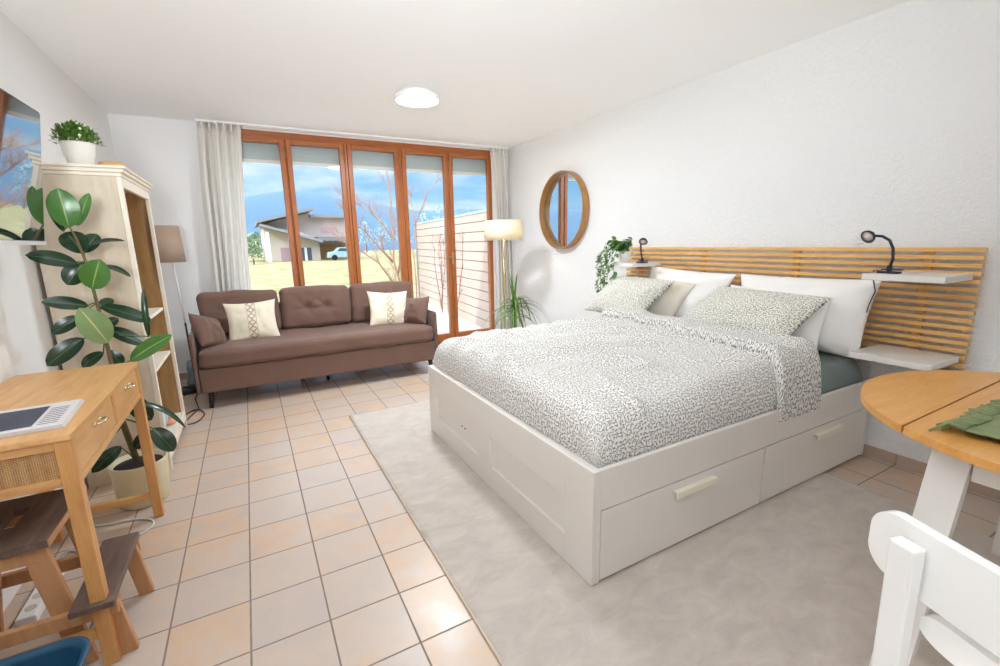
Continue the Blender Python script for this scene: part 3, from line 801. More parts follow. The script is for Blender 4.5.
# things on the bookcase
c = Vector((-.31, 1.69, KH+.001))
t = thing('potted_bush', 'small bushy green artificial plant in a white pot on the bookcase', 'plant', c)
MB().lathe([(.052, 0), (.056, .045), (.062, .052), (.066, .10), (.072, .112), (.070, .116), (.062, .112), (.058, .10), (.001, .098)], c, 36).done('pot', M['potwhite'], t, smooth=True)
L = MB(); rnd = random.Random(11)
for k in range(900):
    a = rnd.uniform(0, 6.28); e = rnd.uniform(-.1, 1.45); R = rnd.uniform(.5, 1)
    p = c+Vector((cos(a)*cos(e)*.092*R, sin(a)*cos(e)*.092*R, .118+sin(e)*.088*R))
    d = (p-c-Vector((0, 0, .08))).normalized()+Vector((rnd.uniform(-.7, .7), rnd.uniform(-.7, .7), rnd.uniform(-.5, .6)))
    L.leaf(p, p+d.normalized()*rnd.uniform(.014, .026), .010, droop=.1, n=3, mi=0)
for k in range(26):
    a = rnd.uniform(0, 6.28); e = rnd.uniform(.2, 1.4)
    L.ball(c+Vector((cos(a)*cos(e)*.096, sin(a)*cos(e)*.096, .118+sin(e)*.094)), .0065, mi=1, n=6)
L.done('foliage', [M['bush'], M['bud']], t)
wb = MB().lathe([(.035, 0), (.052, .012), (.058, .036), (.053, .038), (.048, .018), (.001, .010)], (-.20, 1.76, KH+.001), 28).done('wooden_bowl', M['oak'], None, smooth=True)
tag(wb, 'small shallow wooden bowl beside the plant on the bookcase', 'bowl')
def toy(name, label, o): return tag(o, label, 'toy', 'toys on the bottom shelf of the bookcase')
kz = .121
toy('toy_ball', 'pale blue ball on the bottom shelf of the bookcase', MB().ball((-.26, 1.98, kz+.07), .07, n=20).done('toy_ball', M['toy_blue'], None, smooth=True))
d = MB().lathe([(.001, .0), (.05, .002), (.058, .012), (.05, .03), (.001, .034)], (-.20, 2.09, kz+.001), 24, sx=.7, sy=1).done('toy_drum', M['toy_orange'], None, smooth=True)
toy('toy_drum', 'round orange toy beside the blue ball on the bookcase bottom shelf', d)
toy('toy_block', 'red toy block standing at the near end of the bookcase bottom shelf', MB().box(-.24, -.18, 1.74, 1.83, kz, kz+.055).done('toy_block', M['toy_red'], None, .008))
toy('storybook', 'flat teal book lying on the bottom shelf of the bookcase', MB().box(-.37, -.27, 2.12, 2.24, kz, kz+.03).done('storybook', M['toy_teal'], None, .002))['category'] = 'book'

# ------------------------------------------------------------------ television
TB, TT = Vector((-.352, 1.13, 1.290)), Vector((-.283, 1.13, 1.802))
tw = Vector((sin(radians(.5)), cos(radians(.5)), 0))
tn = None
t = thing('television', 'wide flat television on the left wall reflecting the window', 'television', (-.42, .7, 1.29))
up = (TT-TB).normalized(); hh = (TT-TB).length; WW = .93
nn = tw.cross(up); nn = nn if nn.x > 0 else -nn
m = Matrix((tw, up, nn)).transposed().to_4x4(); m.translation = TB
MB().box(-WW, 0, 0, hh, -.035, -.004, m).done('television_body', M['black'], t, .004)
scr = NT('television_screen'); scr.bsdf(srgb(10, 14, 20), .03, Specular_IOR_Level=1.0, IOR=2.4, Coat_Weight=1.0, Coat_Roughness=.01, Coat_IOR=2.0)
MB().box(-WW+.008, -.008, .012, hh-.008, -.004, -.001, m).done('screen', scr.m, t)
MB().box(-WW, 0, -.006, .010, -.036, .002, m).done('silver_trim', plain('silver_trim', (226, 228, 230), .35, .2), t, .001)
MB().box(-.40, -.365, .58, .78, 1.45, 1.62).box(XL+.001, -.39, .64, .72, 1.50, 1.58).done('wall_mount', M['black'], t, .003)

# ------------------------------------------------------------------ desk
dk = thing('desk', 'honey oak console desk with two drawers and rattan side panels', 'desk', (-.32, .63, 0))
DX0, DXF, DY0, DY1, DZ = -.525, -.12, .168, 1.092, .76
box('desktop', M['oak_y'], dk, DX0, DXF+.004, DY0-.004, DY1+.004, DZ-.018, DZ, bevel=.003)
LG = .038
for x in (DX0, DXF-LG):
    for y in (DY0, DY1-LG):
        o_ = .0
        MB().box(x, x+LG, y, y+LG, 0, DZ-.018).done('leg', M['oak_z'], dk, .003)
for y in (DY0+.006, DY1-LG+.006):
    box('side_stretcher', M['oak'], dk, DX0+LG, DXF-LG, y, y+.026, .095, .125)
    box('side_rail', M['oak'], dk, DX0+LG, DXF-LG, y-.002, y+.028, .605, .630)
    box('side_rail', M['oak'], dk, DX0+LG, DXF-LG, y-.002, y+.028, .715, .742)
    MB().box(DX0+LG, DXF-LG, y+.008, y+.018, .628, .717).done('rattan_panel', M['rattan'], dk)
box('back_rail', M['oak_y'], dk, DX0, DX0+.02, DY0+LG, DY1-LG, .605, .742)
box('front_rail', M['oak_y'], dk, DXF-.03, DXF-.002, DY0+LG, DY1-LG, .600, .622)
box('front_divider', M['oak_z'], dk, DXF-.03, DXF-.003, .625, .648, .622, .742)
box('drawer_box', M['inner'], dk, DX0+.03, DXF-.031, DY0+LG, DY1-LG, .625, .735)
for y0, y1 in ((DY0+LG+.003, .622), (.651, DY1-LG-.003)):
    d = box('drawer', M['oak_y'], dk, DXF-.029, DXF-.0035, y0, y1, .625, .739, bevel=.003)
    ym = (y0+y1)/2
    pts = [(DXF-.004, ym-.03, .709), (DXF+.012, ym-.03, .710), (DXF+.022, ym-.018, .712), (DXF+.024, ym, .713), (DXF+.022, ym+.018, .712), (DXF+.012, ym+.03, .710), (DXF-.004, ym+.03, .709)]
    MB().tube(pts, .004, 8).ball((DXF-.002, ym-.03, .709), .008).ball((DXF-.002, ym+.03, .709), .008).done('drawer_handle', M['nickel'], d)

# newspaper on the desk
t = thing('newspaper', 'folded newspaper with a dark picture lying on the desk', 'newspaper', (-.30, .36, DZ))
rot = Matrix.Translation((-.155, .37, DZ)) @ Matrix.Rotation(radians(4), 4, 'Z')
b = MB()
for k in range(5): b.box(-.40+.002*k, .0-.0015*k, -.135+.001*k, .135-.001*k, .0006+.0022*k, .0024+.0022*k, rot)
b.done('pages', M['paper'], t, .0006)
MB().box(-.39, -.075, -.105, .098, .0116, .0119, rot).done('printed_picture', M['ink'], t)
b = MB()
for k in range(9): b.box(-.065, -.022, -.10+.020*k, -.094+.020*k, .0116, .0119, rot)
b.box(-.016, -.010, -.11, .115, .0108, .0111, rot)
b.done('printed_text', plain('print_ink', (120, 122, 130), .7), t)
MB().box(-.34, -.24, -.085, -.06, .0120, .0122, rot).box(-.345, -.315, -.06, .02, .0120, .0122, rot).done('picture_highlight', M['paper'], t)

# ------------------------------------------------------------------ step stool under the desk
st = thing('step_stool', 'wooden two-step stool with dark stained treads, under the desk', 'stool', (-.3, .34, 0))
def rp(pts, z0, z1): pass
# top tread with hand slot (ring of four boards around the slot)
TX0, TX1, TY0, TY1, TZ = -.50, -.222, .19, .545, .45
sx0, sx1, sy0, sy1 = -.375, -.335, .33, .45
b = MB().box(TX0, sx0, TY0, TY1, TZ-.022, TZ).box(sx1, TX1, TY0, TY1, TZ-.022, TZ).box(sx0, sx1, TY0, sy0, TZ-.022, TZ).box(sx0, sx1, sy1, TY1, TZ-.022, TZ)
b.done('top_tread', M['stooltop'], st)
MB().box(TX1, TX1+.003, TY0, TY1, TZ-.021, TZ-.001).done('tread_edge', M['stoolleg'], st)  # pale strip stands in for light caught on the edge
box('lower_tread', M['stooltop'], st, -.205, -.100, .150, .540, .205, .225, bevel=.003)
for y in (.215, .495):
    MB().beam((-.455, y, TZ-.022), (-.515, y, .001), .022, .05, up=(1, 0, 0)).done('leg', M['stoolleg'], st, .003)
    MB().beam((-.262, y, TZ-.022), (-.205, y, .001), .022, .055, up=(1, 0, 0)).done('leg', M['stoolleg'], st, .003)
    MB().beam((-.125, y-.012, .207), (-.098, y-.012, .001), .022, .045, up=(1, 0, 0)).done('leg', M['stoolleg'], st, .003)
    MB().beam((-.50, y+(.0235 if y > .3 else -.0235), .18), (-.10, y+(.0235 if y > .3 else -.0235), .18), .022, .045).done('side_rail', M['stoolleg'], st, .003)
    MB().beam((-.47, y+.0, .40), (-.25, y+.0, .40), .024, .04).done('top_rail', M['stoolleg'], st, .003)
MB().beam((-.495, .226, .26), (-.495, .484, .26), .02, .045).done('cross_rail', M['stoolleg'], st, .003)

# blue bin at the lower left
def rbin(u, v, o=0): pass
bin_ = thing('storage_bin', 'dark petrol blue plastic bin with rounded corners beside the desk', 'bin', (-.262, -.235, 0))
def bin_ring(hw, hd, r, z, n=8):
    pts = []
    for cx_, cy_, a0 in ((1, 1, 0), (-1, 1, 90), (-1, -1, 180), (1, -1, 270)):
        for k in range(n):
            a = radians(a0+90*k/(n-1)); pts.append(Vector((-.262+cx_*(hw-r)+r*cos(a), -.235+cy_*(hd-r)+r*sin(a), z)))
    return pts
b = MB(); prof = [(.13, .001), (.15, .01), (.172, .285), (.182, .29), (.182, .30), (.170, .30), (.163, .285), (.142, .03), (.10, .02)]
rings = [[b.bm.verts.new(p) for p in bin_ring(h, h*.95, h*.35, z)] for h, z in prof]
for a_, b_ in zip(rings, rings[1:]):
    n_ = len(a_)
    for k in range(n_):
        f = b.bm.faces.new((a_[k], a_[(k+1) % n_], b_[(k+1) % n_], b_[k])); f.smooth = True
b.bm.faces.new(rings[0][::-1]); b.bm.faces.new(rings[-1])
b.done('bin_body', M['binblue'], bin_)

# ------------------------------------------------------------------ rubber plant
pc = Vector((-.225, 1.285, 0))
rb = thing('rubber_plant', 'tall rubber plant with big glossy dark leaves in a cream pot', 'plant', pc)
MB().lathe([(.100, .001), (.106, .01), (.119, .205), (.120, .220), (.113, .220), (.108, .20), (.001, .198)], pc, 44).done('pot', M['potcream'], rb, smooth=True)
MB().lathe([(.106, .199), (.06, .206), (.001, .210)], pc, 30).done('soil', M['soil'], rb, smooth=True)
SY = 1.285
def P(u, v, y=SY):
    p = at(u, v, 1, y)
    if p.x < -.505: p = at(u, v, 0, -.505)
    return p
stem = [Vector((pc.x+.005, pc.y-.01, .19))]+[P(u, v, y) for u, v, y in ((122, 418, 1.275), (113, 372, 1.27), (105, 335, 1.26), (97, 303, 1.26), (86, 262, 1.26), (77, 240, 1.26), (69, 226, 1.26))]
MB().tube(stem, [.010, .010, .009, .008, .007, .006, .005, .003], 8).done('stem', M['bark'], rb)
MB().tube([Vector((pc.x-.02, pc.y+.03, .19)), P(112, 400, 1.33)], .005, 6).done('support_stick', M['stemgreen'], rb)
LV = [  # base px, tip px, width px, y base, y tip, material, faces viewer
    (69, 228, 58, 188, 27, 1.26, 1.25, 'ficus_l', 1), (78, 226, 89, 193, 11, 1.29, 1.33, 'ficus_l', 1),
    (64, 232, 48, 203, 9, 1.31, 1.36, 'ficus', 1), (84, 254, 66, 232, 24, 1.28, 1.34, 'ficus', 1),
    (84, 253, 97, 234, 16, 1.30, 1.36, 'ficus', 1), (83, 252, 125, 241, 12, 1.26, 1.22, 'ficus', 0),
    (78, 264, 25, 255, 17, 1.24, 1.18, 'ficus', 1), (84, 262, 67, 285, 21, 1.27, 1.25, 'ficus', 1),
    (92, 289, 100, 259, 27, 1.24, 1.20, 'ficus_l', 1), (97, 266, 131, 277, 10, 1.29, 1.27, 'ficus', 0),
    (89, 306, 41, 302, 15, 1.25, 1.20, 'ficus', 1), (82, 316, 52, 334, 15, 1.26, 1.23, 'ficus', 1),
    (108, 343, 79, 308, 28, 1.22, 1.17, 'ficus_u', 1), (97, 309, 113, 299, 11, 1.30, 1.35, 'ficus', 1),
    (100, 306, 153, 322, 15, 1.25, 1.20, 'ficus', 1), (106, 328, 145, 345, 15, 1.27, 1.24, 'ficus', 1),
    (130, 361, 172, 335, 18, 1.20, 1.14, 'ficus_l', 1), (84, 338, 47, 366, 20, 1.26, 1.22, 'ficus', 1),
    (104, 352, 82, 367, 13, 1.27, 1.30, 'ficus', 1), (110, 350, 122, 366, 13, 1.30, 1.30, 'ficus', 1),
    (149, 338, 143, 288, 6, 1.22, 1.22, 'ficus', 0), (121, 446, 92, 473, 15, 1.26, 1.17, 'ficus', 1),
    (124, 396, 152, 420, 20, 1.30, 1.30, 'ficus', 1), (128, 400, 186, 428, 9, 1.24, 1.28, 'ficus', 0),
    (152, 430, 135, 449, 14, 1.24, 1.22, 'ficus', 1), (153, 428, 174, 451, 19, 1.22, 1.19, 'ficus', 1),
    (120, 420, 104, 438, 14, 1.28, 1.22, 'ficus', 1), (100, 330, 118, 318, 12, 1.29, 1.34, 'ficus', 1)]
for i, (bu, bv, tu, tv, wd, yb_, yt_, mt, fc) in enumerate(LV):
    p, q = P(bu, bv, yb_), P(tu, tv, yt_)
    dist = (p-CAM).dot(FWD); width = wd*dist/F*.90
    mid = (p+q)/2; view = (CAM-mid).normalized()
    upv = view if fc else (view+Vector((0, 0, 1.4))).normalized()
    upv = (upv+Vector((0, 0, .35))).normalized()
    b = MB().leaf(p, q, width, up=upv, droop=.06 if fc else .12, fold=.12, n=12, wide=.52)
    near = min(stem, key=lambda s_: (s_-p).length)
    if (near-p).length > .012: b.tube([near, (near+p)/2+Vector((0, 0, .006)), p+(q-p)*.03], .0028, 5, mi=1)
    b.done('leaf', [M[mt], M['stemgreen']], rb)

# ------------------------------------------------------------------ floor lamps
lc = Vector((-.255, 3.30, 0))
t = thing('floor_lamp', 'floor lamp with a beige drum shade and slim pole behind the bookcase', 'lamp', lc)
MB().lathe([(.165, 1.145), (.150, 1.445), (.147, 1.445), (.162, 1.145)], lc, 40, close=True).done('lamp_shade', M['shade_beige'], t, smooth=True)
MB().tube([(lc.x, lc.y, 1.40), (lc.x, lc.y, 1.20), (lc.x+.07, lc.y-.02, 1.13), (lc.x+.09, lc.y-.02, .62)], .008, 10).done('upper_pole', M['white_pvc'], t)  # white upper pole: its lit sheen is put into the colour
MB().tube([(lc.x+.09, lc.y-.02, .62), (lc.x+.10, lc.y-.02, .02)], .008, 10).done('lower_pole', M['black'], t)
MB().lathe([(.13, 0), (.13, .015), (.02, .022)], (lc.x+.03, lc.y, .001), 36).done('base', M['black'], t)
MB().tube([(lc.x-.1475, lc.y, 1.40), (lc.x+.1475, lc.y, 1.40)], .003, 6).tube([(lc.x, lc.y-.1475, 1.40), (lc.x, lc.y+.1475, 1.40)], .003, 6).done('shade_spider', M['black'], t)

lc = Vector((2.77, 2.80, 0))
t = thing('floor_lamp', 'floor lamp with a cream drum shade and brass pole by the corner', 'lamp', lc)
MB().lathe([(.202, 1.276), (.202, 1.478), (.199, 1.478), (.199, 1.276)], lc, 44, close=True).done('lamp_shade', M['shade_cream'], t, smooth=True)
MB().tube([(lc.x, lc.y, .02), (lc.x, lc.y, 1.31)], .008, 10).done('pole', M['brass'], t)
MB().lathe([(.13, 0), (.13, .014), (.012, .03)], lc+Vector((0, 0, .001)), 36).done('base', M['brass'], t)
MB().tube([(lc.x-.200, lc.y, 1.42), (lc.x+.200, lc.y, 1.42)], .003, 6).tube([(lc.x, lc.y-.200, 1.42), (lc.x, lc.y+.200, 1.42)], .003, 6).done('shade_spider', M['brass'], t)

# ------------------------------------------------------------------ dracaena behind the bed
dc = Vector((2.70, 2.48, 0))
t = thing('spiky_plant', 'spiky green dracaena with long arching blades behind the bed', 'plant', dc)
MB().lathe([(.10, .001), (.13, .24), (.122, .24), (.115, .22), (.001, .215)], dc, 36).done('pot', M['potwhite'], t, smooth=True)
MB().tube([dc+Vector((0, 0, .2)), dc+Vector((.01, 0, .40)), dc+Vector((0, 0, .64))], [.016, .013, .010], 8).done('stem', M['bark'], t)
b = MB(); rnd = random.Random(21)
def blade(p, d, L, w, sag, b=b):
    p = Vector(p); d = Vector(d).normalized(); pts = [p.copy()]; n = 9; v = d*L/n
    for k in range(n):
        v = v+Vector((0, 0, -sag*L/n*(.3+k*.25))); pts.append(pts[-1]+v)
    side = d.cross(Vector((0, 0, 1)))
    if side.length < .1: side = Vector((1, -.5, 0))
    side.normalize()
    def fn(u, vv):
        i = min(int(vv*n), n-1); q = pts[i].lerp(pts[i+1], vv*n-i)
        ww = w*(min(1, vv*6+.4))*(1-vv)**.6
        return q+side*((u-.5)*ww)+Vector((0, 0, abs(u-.5)*ww*.5))
    b.grid(fn, 2, 18)
top = dc+Vector((0, 0, .62))
for k in range(34):
    a = rnd.uniform(0, 6.28); e = rnd.uniform(.1, 1.1)
    blade(top+Vector((0, 0, rnd.uniform(-.14, .04))), (cos(a)*cos(e), sin(a)*cos(e), sin(e)), rnd.uniform(.24, .36), rnd.uniform(.022, .036), rnd.uniform(.1, .35))
for d_, L_ in (((.9, -.5, .55), .46), ((.75, -.75, .35), .44), ((-.9, .5, -.05), .46), ((-.5, -.4, -.1), .35), ((.9, -.3, .3), .46), ((.8, -.6, -.1), .40), ((-.8, .2, .1), .40)):
    blade(top, d_, L_, .024, .2)
for k in range(10):
    a = rnd.uniform(0, 6.28); blade(top+Vector((0, 0, .0)), (cos(a)*.16-.04, sin(a)*.16, 1), rnd.uniform(.28, .42), .028, .02)
b.done('foliage', M['grass_blade'], t)

# ------------------------------------------------------------------ round drop-leaf table
tc = Vector((2.33, -1.275, 0)); TR, TZ0, TZ1 = .548, .728, .75
tb = thing('dining_table', 'round bamboo drop-leaf table with white slanted legs', 'table', tc)
def disc_part(name, ya, yb, mat):
    """slice of the round top between two chords (y measured from the centre)"""
    pts = []; N = 48
    def xs(y): return sqrt(max(0, TR*TR-y*y))
    for k in range(N+1):
        y = ya+(yb-ya)*(.5-.5*cos(pi*k/N)); pts.append((xs(y), y))
    for k in range(N, -1, -1):
        y = ya+(yb-ya)*(.5-.5*cos(pi*k/N)); pts.append((-xs(y), y))
    q = []
    for p in pts:
        if not q or (abs(p[0]-q[-1][0])+abs(p[1]-q[-1][1])) > 1e-4: q.append(p)
    if abs(q[0][0]-q[-1][0])+abs(q[0][1]-q[-1][1]) < 1e-4: q.pop()
    return MB().prism([(tc.x+a, tc.y+b_, TZ0) for a, b_ in q], (0, 0, TZ1-TZ0)).done(name, mat, tb, .004, 3)
disc_part('table_leaf', .308, TR, M['tabletop'])
disc_part('tabletop', -.302, .303, M['tabletop'])
disc_part('table_leaf', -TR, -.307, M['tabletop'])
for sx_ in (-1, 1):
    for sy_ in (-1, 1):
        a = (tc.x+sx_*.40, tc.y+sy_*.21, TZ0-.001); e = (tc.x+sx_*.50, tc.y+sy_*.235, .013)
        MB().beam(e, a, .078, .034, up=(1, 0, 0)).done('leg', M['white'], tb, .002)
    box('leg_rail', M['white'], tb, tc.x+sx_*.40-.015, tc.x+sx_*.40+.015, tc.y-.17, tc.y+.17, .64, .71)
box('apron', M['white'], tb, tc.x-.38, tc.x+.38, tc.y-.012, tc.y+.012, .62, TZ0-.001)
box('gate_support', M['white'], tb, tc.x+.02, tc.x+.05, tc.y-.45, tc.y+.45, .69, TZ0-.001)

# green fringed cloth on the table
t = thing('placemat', 'green woven placemat with a fringed edge on the round table', 'placemat', (2.1, -1.25, TZ1))
MX0, MX1, MY0, MY1 = 1.915, 2.34, -1.38, -1.072
def mat_fn(u, v):
    x = MX0+(MX1-MX0)*u; y = MY0+(MY1-MY0)*v
    lift = .010*max(0, 1-u*9)*(1+.5*sin(v*9))+.008*max(0, 1-(1-v)*10)*max(0, sin(u*5+.6))
    return Vector((x+.006*sin(v*11), y+.005*sin(u*13), TZ1+.002+lift+.0015*sin(u*31)*sin(v*17)))
MB().grid(mat_fn, 60, 40).done('cloth', M['green_mat'], t, solid=.003, soff=1)
b = MB(); rnd = random.Random(2)
for k in range(46):
    u = k/45; p = mat_fn(u, 1)+Vector((0, 0, .004)); L_ = rnd.uniform(.035, .052)
    q = p+Vector((rnd.uniform(-.014, .006), L_*.5, .004)); r = p+Vector((rnd.uniform(-.03, .006), L_, -.001))
    r.z = TZ1+.004
    b.tube([p-Vector((0, .006, 0)), q, r], [.0045, .0048, .003], 5)
b.done('fringe', M['green_mat'], t)

# ------------------------------------------------------------------ white chair in the lower right corner
az = radians(17); wv = Vector((sin(az), cos(az), 0)); fv = Vector((cos(az), -sin(az), 0)); zv = Vector((0, 0, 1))
post0 = Vector((1.232, -1.212, 0))
cc = post0-wv*.185+fv*.21
ch = thing('dining_chair', 'white wooden chair with a woven cord seat pulled up to the round table', 'chair', cc)
def cw(a, b_, z): return cc+wv*a+fv*b_+zv*z
mt = Matrix((wv, fv, zv)).transposed().to_4x4(); mt.translation = cc
for s_ in (1, -1):
    MB().beam(cw(s_*.185, -.235, .013), cw(s_*.185, -.215, .44), .038, .030, up=fv).beam(cw(s_*.185, -.215, .44), cw(s_*.185, -.225, .79), .038, .026, up=fv).done('leg', M['white_gloss'], ch, .004)
    MB().beam(cw(s_*.19, .19, .013), cw(s_*.185, .185, .44), .034, .034, up=fv).done('leg', M['white_gloss'], ch, .004)
def rail(z0_, z1_, half, th, off, curve, name):
    def pt(a, f_, z): return cw(a, -.205+off+curve*(1-(a/half)**2)*-1+f_, z)
    N = 40; b = MB(); rg = []
    for k in range(N+1):
        a = -half*cos(pi*k/N); q_ = max(0, (abs(a)-half+.045)/.045); e = .25+.75*sqrt(max(0, 1-q_*q_))
        zc = (z0_+z1_)/2; h_ = (z1_-z0_)/2*e
        rg.append([b.bm.verts.new(pt(a, 0, zc-h_)), b.bm.verts.new(pt(a, th, zc-h_)), b.bm.verts.new(pt(a, th, zc+h_)), b.bm.verts.new(pt(a, 0, zc+h_))])
    for p_, q_ in zip(rg, rg[1:]):
        for k in range(4): b.bm.faces.new((p_[k], p_[(k+1) % 4], q_[(k+1) % 4], q_[k]))
    b.bm.faces.new(rg[0][::-1]); b.bm.faces.new(rg[-1])
    return b.done(name, M['white_gloss'], ch, .006, 3)
rail(.698, .812, .262, .020, .007, .015, 'top_rail')
rail(.632, .682, .168, .018, .008, .010, 'back_slat')
b = MB()
for a0, a1, b0, b1 in ((-.168, .168, -.215, -.185), (-.168, .168, .168, .198), (-.20, -.17, -.195, .17), (.17, .20, -.195, .17)): b.box(a0, a1, b0, b1, .405, .445, mt)
b.done('seat_frame', M['white_gloss'], ch, .004)
MB().box(-.17, .17, -.186, .169, .440, .470, mt).done('woven_seat', M['woven'], ch, .006)
b = MB()
for s_ in (1, -1): b.beam(cw(s_*.187, -.21, .2), cw(s_*.187, .18, .2), .018, .028)
b.beam(cw(-.17, .19, .25), cw(.17, .19, .25), .018, .028)
b.done('stretcher', M['white_gloss'], ch, .002)

# ------------------------------------------------------------------ cables and odds on the floor
cb = MB().tube([(-.12+.07*cos(a), 2.50+.16*sin(a), .006+.004*(a % 2)) for a in [k*.35 for k in range(30)]]+[(-.1, 2.7, .006), (-.15, 3.0, .006), (-.14, 3.25, .006)], .004, 6)
tag(cb.done('cable', M['black']), 'black cable coiled on the tiles between bookcase and sofa', 'cable')
cb = MB().tube([(-.46, .80, .012), (-.45, .86, .006)]+[(-.30+.15*cos(radians(a)), .99+.10*sin(radians(a)), .006) for a in range(200, 455, 12)]+[(-.36, 1.10, .006), (-.44, 1.14, .008), (-.515, 1.2, .05)], .0045, 6)
tag(cb.done('cable', M['cord']), 'white cable looping on the floor by the cream plant pot', 'cable')
t = thing('power_strip', 'white power strip on the floor at the wall behind the stool', 'power strip', (-.42, .62, 0))
box('strip_body', M['white_pvc'], t, -.46, -.405, .50, .80, .001, .035, bevel=.006)
for k in range(4): MB().lathe([(.016, 0), (.016, .0015)], (-.4325, .55+.065*k, .0352), 16).done('socket', M['lens'], t)
bag = softbox('shopping_bag', plain('blue_grey_fabric', (130, 146, 158), .8), None, -.24, -.11, 3.42, 3.62, .002, .22, .04, seed=5, amp=.02, n=10)
tag(bag, 'blue-grey fabric bag on the floor behind the left floor lamp', 'bag')

# ------------------------------------------------------------------ outside
def lawn_z(y): return -.10-.35*max(0, min(2, (y-8)/47))
struct(box('terrace', plain('pale_paving', (214, 206, 196), .8, var=.06, nscale=3), None, -6, 3.9, YB+.3, 8.3, -.2, -.06, bevel=0))
def lawn_mat():
    t = NT('dry_lawn'); co = t.coord(); a = t.noise(co, 1.2, 5, .65); b_ = t.noise(co, 30, 3)
    f = t.math('ADD', t.math('MULTIPLY', a, .7), t.math('MULTIPLY', b_, .3))
    t.bsdf(t.ramp(f, [(.38, srgb(108, 108, 60)), (.5, srgb(142, 130, 86)), (.62, srgb(172, 154, 118))]), .95, t.bump(b_, .6, .05)); return t.m
b = MB().grid(lambda u, v: Vector((-90+260*u, 8+142*v, lawn_z(8+142*v)+.03*noise.noise(Vector((u*60, v*40, 0))))), 60, 60)
tag(b.done('lawn', lawn_mat()), 'dry yellow-green lawn stretching to the house outside', 'grass', kind='stuff')

# boundary fence of horizontal boards
fn_t = thing('garden_fence', 'tall fence of pale horizontal boards along the terrace', 'fence', (3.7, 6.5, -.06))
fa, fb = Vector((3.42, 4.10, 0)), Vector((3.93, 8.98, 0)); fd = (fb-fa).normalized()
fm = plain('pale_fence_board', (190, 166, 152), .8, var=.08, nscale=6)
b = MB(); z = -.06
while z < 1.66:
    b.beam(fa+zv*(z+.068), fb+zv*(z+.068), .03, .136, up=zv); z += .148
b.beam(fa+Vector((.018, 0, .8)), fb+Vector((.018, 0, .8)), .006, 1.7, up=zv)
b.done('fence_boards', fm, fn_t)
MB().beam(fa+zv*1.70, fb+zv*1.70, .06, .03, up=zv).done('fence_cap', plain('pale_blue_metal_cap', (176, 196, 206), .4), fn_t, .003)
for k in (0, .5, 1):
    p = fa.lerp(fb, k); MB().beam(p+Vector((-.02, 0, -.06)), p+Vector((-.02, 0, 1.69)), .045, .045, up=(1, 0, 0)).done('fence_post', plain('grey_post', (150, 152, 150), .5), fn_t, .003)

# bare trees
M['twig'] = plain('bare_bark', (166, 130, 110), .85, var=.25, nscale=30)
M['twig_r'] = plain('reddish_twig', (140, 100, 92), .85, var=.25, nscale=30)
def bare_tree(label, base, mains, seed, mat, depth=3, group=None, r0=.05, spread=.6, name='bare_tree', nk=4):
    rnd = random.Random(seed)
    t = thing(name, label, 'tree', base, group); T = MB(); B = MB()
    def grow(p, d, L, r, lev):
        pts = [p]; v = d.normalized()
        for k in range(5):
            v = (v+Vector((rnd.uniform(-1, 1), rnd.uniform(-1, 1), rnd.uniform(-.4, .8)))*.13).normalized(); pts.append(pts[-1]+v*L/5)
        B.tube(pts, [r*(1-.13*k) for k in range(6)], 5, cap=False)
        if lev < depth:
            for k in range(nk):
                q = pts[rnd.randint(1, 5)]; dd = (v+Vector((rnd.uniform(-1, 1), rnd.uniform(-1, 1), rnd.uniform(-.3, 1)))*spread*1.4).normalized()
                grow(q, dd, L*rnd.uniform(.45, .72), r*.5, lev+1)
    for pts in mains:
        pts = [Vector(p) for p in pts]; n = len(pts)
        T.tube(pts, [r0*(1-.72*k/(n-1)) for k in range(n)], 8)
        for k in range(1, n):
            for _ in range(2 if k < n-1 else 4):
                q = pts[k-1].lerp(pts[k], rnd.uniform(.3, 1)); d = (pts[k]-pts[k-1]).normalized()+Vector((rnd.uniform(-1, 1), rnd.uniform(-1, 1), rnd.uniform(-.1, 1)))*spread
                grow(q, d, rnd.uniform(.4, .8)*r0*22, r0*.30, 1)
    T.done('trunk', mat, t); B.done('branches', mat, t)
    return t
tp = lambda u, v, y: tuple(at(u, v, 1, y))
by = 8.9; g0 = at(404, 297, 1, by); g0.z = -.1
bare_tree('wide bare tree with slanting branches behind the sofa, outside the glass', g0,
          [[g0, tp(400, 283, by), tp(394, 262, by-.1), tp(393, 235, by-.1), tp(391, 205, by), tp(388, 180, by+.1), tp(384, 165, by+.1)],
           [tp(393, 262, by), tp(380, 248, by-.1), tp(366, 232, by-.2), tp(356, 225, by-.3), tp(346, 214, by-.4)],
           [tp(394, 240, by), tp(384, 225, by+.2), tp(372, 214, by+.3), tp(360, 205, by+.4)],
           [g0, tp(390, 278, by-.3), tp(378, 262, by-.5), tp(362, 252, by-.7), tp(350, 246, by-.8)],
           [tp(398, 275, by), tp(402, 250, by), tp(404, 225, by+.2), tp(408, 200, by+.2)]], 4, M['twig'], 4, r0=.028, nk=4)
by = 8.0; g1 = at(417, 303, 1, by); g1.z = -.08
bare_tree('slim bare sapling forking in front of the far end of the fence', g1,
          [[g1, tp(416, 280, by), tp(413, 250, by), tp(415, 225, by), tp(412, 205, by), tp(407, 185, by)],
           [tp(415, 225, by), tp(422, 208, by-.1), tp(428, 192, by-.1), tp(438, 180, by-.2)]], 9, M['twig'], 3, r0=.018, nk=3)
